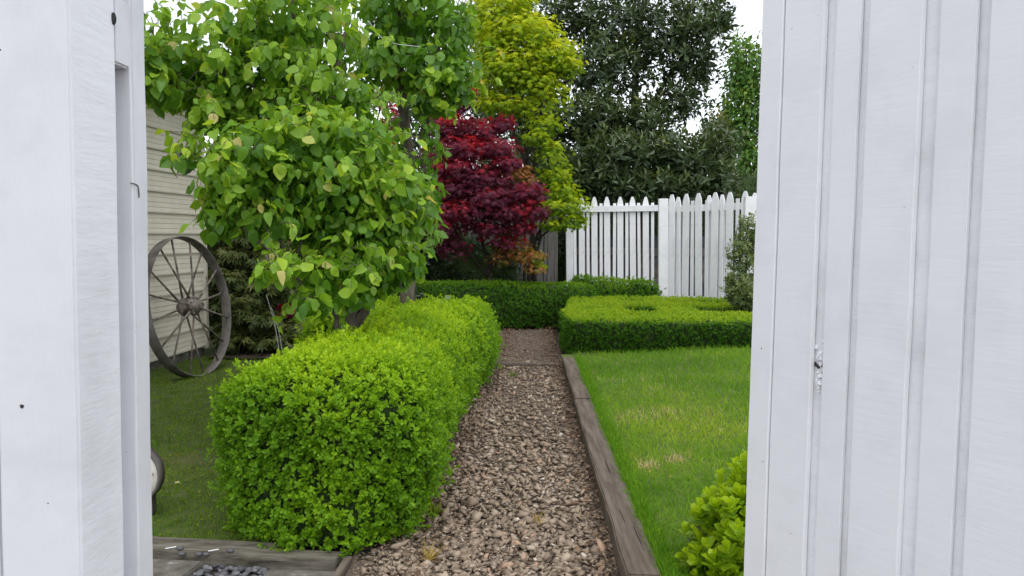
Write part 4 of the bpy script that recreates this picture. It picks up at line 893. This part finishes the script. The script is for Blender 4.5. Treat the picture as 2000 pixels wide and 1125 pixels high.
fence('picket_fence', 'white picket fence panel with a flat rail in front of the dark evergreen', (.93, 14.0), (2.62, 13.95), 2.08, False, M_fence, lean=math.radians(-1.5), post_at=(.10,))
fence('picket_fence', 'white picket fence panel with overlapping pickets at the right beside the gate', (2.58, 13.2), (3.75, 12.0), 2.10, True, M_fence, lean=math.radians(-1.2), second=True, period=.265, wide=.118)
g = fence('picket_fence', 'grey picket fence panel behind the red maple', (-2.6, 14.15), (.90, 14.05), 2.0, True, M_greywood, period=.2, wide=.12)  # pickets in a darker grey than the white panels
o = box('fence_post', -.075, .075, -.05, .05, 0, 2.04, M_fence, None, (2.50, 13.1, 0)); o.rotation_euler = (0, math.radians(-1.4), 0); tagp(o, 'square white fence post at the corner where two picket panels meet', 'fence post')
o = box('fence_post', -.08, .08, -.06, .06, 0, 2.02, M_fence, None, (3.47, 11.75, 0)); tagp(o, 'thick white fence post at the far right beside the gate', 'fence post')

# ------------------------------------------------------------------ white post and rail close on the left
lp = empty('gate_post', (-.6, 1.05, 0), 'thick white painted gate post close to the viewer on the left', 'gate post')
def sub_box(name, x0, x1, y0, y1, z0, z1, mat, parent, bevel, cuts=24, amp=.0012):
    bm = bmesh.new(); bx(bm, x0, x1, y0, y1, z0, z1)
    bmesh.ops.bevel(bm, geom=list(bm.edges), offset=bevel, segments=3, affect='EDGES', clamp_overlap=True)
    bmesh.ops.subdivide_edges(bm, edges=[e for e in bm.edges if abs(e.verts[0].co.z - e.verts[1].co.z) > .5], cuts=cuts, use_grid_fill=True)
    for v in bm.verts: v.co += Vector((noise.noise(v.co * 7), noise.noise(v.co * 7 + Vector((5, 5, 0))), 0)) * amp
    return bm_obj(name, bm, mat, parent, smooth=False)
po = sub_box('post', -.052, .0515, -.05, .063, 0, 2.1, M_post, lp, .0035)
po.data.materials.append(M_sawn)
for pl in po.data.polygons:
    if pl.normal.x > .8: pl.material_index = 1
sub_box('rail', -.40, .0495, .0645, .1085, 1.63, 1.722, M_post, lp, .003, 2)
sub_box('rail', -.40, .0495, .0645, .1085, .30, .392, M_post, lp, .003, 2)
M_bat = M_post
sub_box('batten', -.10, .051, .110, .155, .05, 2.05, M_post, lp, .004)
sub_box('batten', -.30, -.16, .110, .155, .05, 2.05, M_post, lp, .004)
V, T = tube_np([(.0530, .058, 1.688), (.0505, .058, 1.688)], [.0052, .0052], 12)
V[:, 2] = 1.688 + (V[:, 2] - 1.688) * 1.6
M_hole = noise_mat('dark bolt hole', [(0.3, (0.02, 0.02, 0.02)), (0.7, (0.06, 0.06, 0.06))], 40, 2, 0.9, 0)
link('bolt_hole', mesh_np('bolt_hole', V, T, M_hole), lp)
V, T = tube_np(smooth_path([(.0475, .1085, 1.468), (.049, .106, 1.468), (.0525, .118, 1.4655), (.0525, .122, 1.455), (.0525, .1225, 1.448)], 4), np.full(17, .0009), 5)
link('staple', mesh_np('staple', V, T, M_iron), lp)
for (x, z, s) in ((-.02, 1.175, .0030), (-.035, 1.62, .0012), (.01, 1.05, .0010)):
    bm = bmesh.new(); bmesh.ops.create_icosphere(bm, subdivisions=1, radius=s)
    for v in bm.verts: v.co = Vector((v.co.x * random.uniform(.6, 1.3), v.co.y * .3, v.co.z * random.uniform(.6, 1.5)))
    bm_obj('paint_chip', bm, M_hole, lp, (x, -.0505, z))

# ------------------------------------------------------------------ white board gate close on the right
gt = empty('board_gate', (.61, 1.65, 0), 'white board and batten gate standing ajar close to the viewer on the right', 'gate')
gt.rotation_euler = (0, 0, math.atan2(-.882, .472))     # local x runs along the gate towards the viewer, local -y faces the viewer
def gb(name, s0, s1, y0, y1, mat, z1=2.12): return sub_box(name, s0, s1, y0, y1, .04, z1, mat, gt, .0016)
gb('stile', -.1417, -.0815, -.008, .05, M_gate)
gb('back_board', -.080, .45, .009, .042, M_groove); gb('back_board', .453, 1.0, .009, .042, M_groove)
for a, b in ((-.079, .023), (.1295, .2386), (.361, .468), (.59, .70), (.82, .93)): gb('board', a, b, -.005, .0078, M_gate)
for a, b in ((.049, .107), (.270, .336), (.495, .56), (.73, .79)): gb('batten', a, b, -.001, .0078, M_gate)
for k in range(34):           # splintered knot beside the first batten
    x, z = .037 + random.gauss(0, .006), 1.145 + random.gauss(0, .024)
    bm = bmesh.new(); bmesh.ops.create_icosphere(bm, subdivisions=1, radius=random.uniform(.003, .0065))
    for v in bm.verts: v.co = Vector((v.co.x * random.uniform(.5, 1.1), v.co.y * random.uniform(.4, 1.0), v.co.z * random.uniform(.5, 1.4)))
    bm_obj('knot', bm, M_hole if abs(z - 1.14) < .012 and k % 2 else M_groove, gt, (x, .0075, z))
for s, z, r_ in ((.255, 1.12, .006), (.352, 1.19, .0035), (.19, 1.31, .0015), (.16, 1.24, .0012), (-.11, 1.16, .0014), (.09, 1.27, .0013)):
    bm = bmesh.new(); bmesh.ops.create_icosphere(bm, subdivisions=2, radius=r_)
    for v in bm.verts: v.co = Vector((v.co.x, v.co.y * .4, v.co.z * 1.5))
    onb = any(a <= s <= b for a, b in ((-.079, .023), (.1295, .2386), (.361, .468)))
    bm_obj('paint_blister', bm, M_groove if r_ > .003 else M_hole, gt, (s, -.004 if onb else (-.008 if s < -.08 else (.014 if r_ > .003 else .002)), z))

# ------------------------------------------------------------------ small things
wr = empty('support_wire', (-1.55, 5.0, 0), 'thin pale tie wires running down from the pear branch to the hedge', 'wire')
for a, b in (((520, 575), (546, 690)), ((530, 600), (552, 690)), ((523, 470), (524, 520))):
    pa, pb_ = at(*a, 4.75), at(*b, 4.75); V, T = tube_np(smooth_path([pa, (pa + pb_) / 2 + [.01, 0, 0], pb_], 4), np.full(9, .0018), 5)
    link('wire', mesh_np('wire', V - np.array(wr.location), T, M_wire, smooth=True), wr)
V, T = tube_np(smooth_path([at(718, 40, 6.8), at(755, 80, 6.8), at(822, 92, 6.8)], 8), np.full(17, .003), 5)
tagp(link('tie_string', mesh_np('tie_string', V, T, M_wire, smooth=True)), 'pale string sagging across the upper leaves of the further pear tree', 'string')
def tuft(x, y, n, L, mat, label):
    o = empty('grass_tuft', (x, y, .02), label, 'grass tuft', 'grass tufts in the gravel')
    P = np.array([x, y, .015]) + RNG.normal(0, .014, (n, 3)) * [1, 1, 0]
    ax = RNG.normal(0, .5, (n, 3)) * [1, 1, 0] + [0, 0, .8]
    scatter(o, BLADE, mat, P, frames(ax, RNG.normal(0, 1, (n, 3))), L * RNG.uniform(.5, 1.2, n), RNG.random(n), 'blade', 'blades', 30)
for (px, py, n, L, mt, lb) in ((835, 1105, 26, .10, M_straw, 'straw yellow grass tuft in the gravel at the front left of the path'), (1050, 1030, 14, .07, M_straw, 'small yellow grass tuft in the middle of the gravel path'), (850, 1015, 40, .09, M_moss, 'sparse green grass tuft at the foot of the round hedge'), (1003, 738, 16, .08, M_moss, 'little green weed tuft in the gravel near the step board')):
    d = FW + RT * ((px - 1000) / FOC) - UP * ((py - 562.5) / FOC); p = EYE + d * (-EYE[2] / d[2]); tuft(p[0], p[1], n, L, mt, lb)
M_petal = noise_mat('white petal', [(0.3, (.75, .75, .72)), (0.7, (.8, .8, .78))], 10, 2, .6, 0)
M_eye = noise_mat('yellow flower centre', [(0.3, (.6, .4, .03)), (0.7, (.7, .5, .05))], 10, 2, .7, 0)
for i, (px, py, tx) in enumerate(((297, 921, 'nearest the left post'), (314, 944, 'middle of the three by the white dish'), (346, 944, 'rightmost of the three, out on open grass'))):
    d = FW + RT * ((px - 1000) / FOC) - UP * ((py - 562.5) / FOC); p = EYE + d * ((.05 - EYE[2]) / d[2])
    o = empty('daisy', (p[0], p[1], .05), 'tiny white daisy in the side lawn, ' + tx, 'flower', 'daisies in the side lawn')
    bm = bmesh.new()
    for k in range(9):
        t = 2 * math.pi * k / 9; c, s = math.cos(t), math.sin(t)
        vs = [bm.verts.new((c * r_ - s * q, s * r_ + c * q, .004 + r_ * .2)) for r_, q in ((.003, 0), (.008, -.003), (.013, 0), (.008, .003))]; bm.faces.new(vs)
    bm_obj('petals', bm, M_petal, o)
    bm = bmesh.new(); bmesh.ops.create_icosphere(bm, subdivisions=1, radius=.0045); bm_obj('centre', bm, M_eye, o, (0, 0, .006))
    V, T = tube_np([(0, 0, -.035), (0.002, 0, -.01), (0, 0, .004)], [.001, .001, .001], 5); link('stem', mesh_np('stem', V, T, M_grass, np.full(len(V), .4)), o)
# loose broad leaves growing out of the hedge
def weed(px, py, Y, L, lean_, label, n=3):
    p = at(px, py, Y); o = empty('broad_leaf_weed', p, label, 'weed')
    P = p + RNG.normal(0, .02, (n, 3)); ax = RNG.normal(0, .4, (n, 3)) + lean_; nm = RNG.normal(0, .25, (n, 3)) + [0, -.7, .6]
    scatter(o, PEAR, M_fine, P, frames(ax, nm), L * RNG.uniform(.7, 1.1, n), .7 + RNG.normal(0, .1, n), 'leaf', 'leaves', 10, True)
    V, T = tube_np(smooth_path([(0, 0, -.1), (.02, 0, 0), (.03, 0, .03)], 4), np.full(9, .002), 5); link('stem', mesh_np('stem', V, T, M_grass, np.full(len(V), .5)), o)
weed(872, 588, 7.6, .09, [-.2, -.2, .2], 'pale broad leaved weed poking out of the top of the long hedge')
weed(668, 672, 5.0, .16, [-.6, 0, -.2], 'large grey green weed leaf at the base of the pear tree', 2)

finalize()
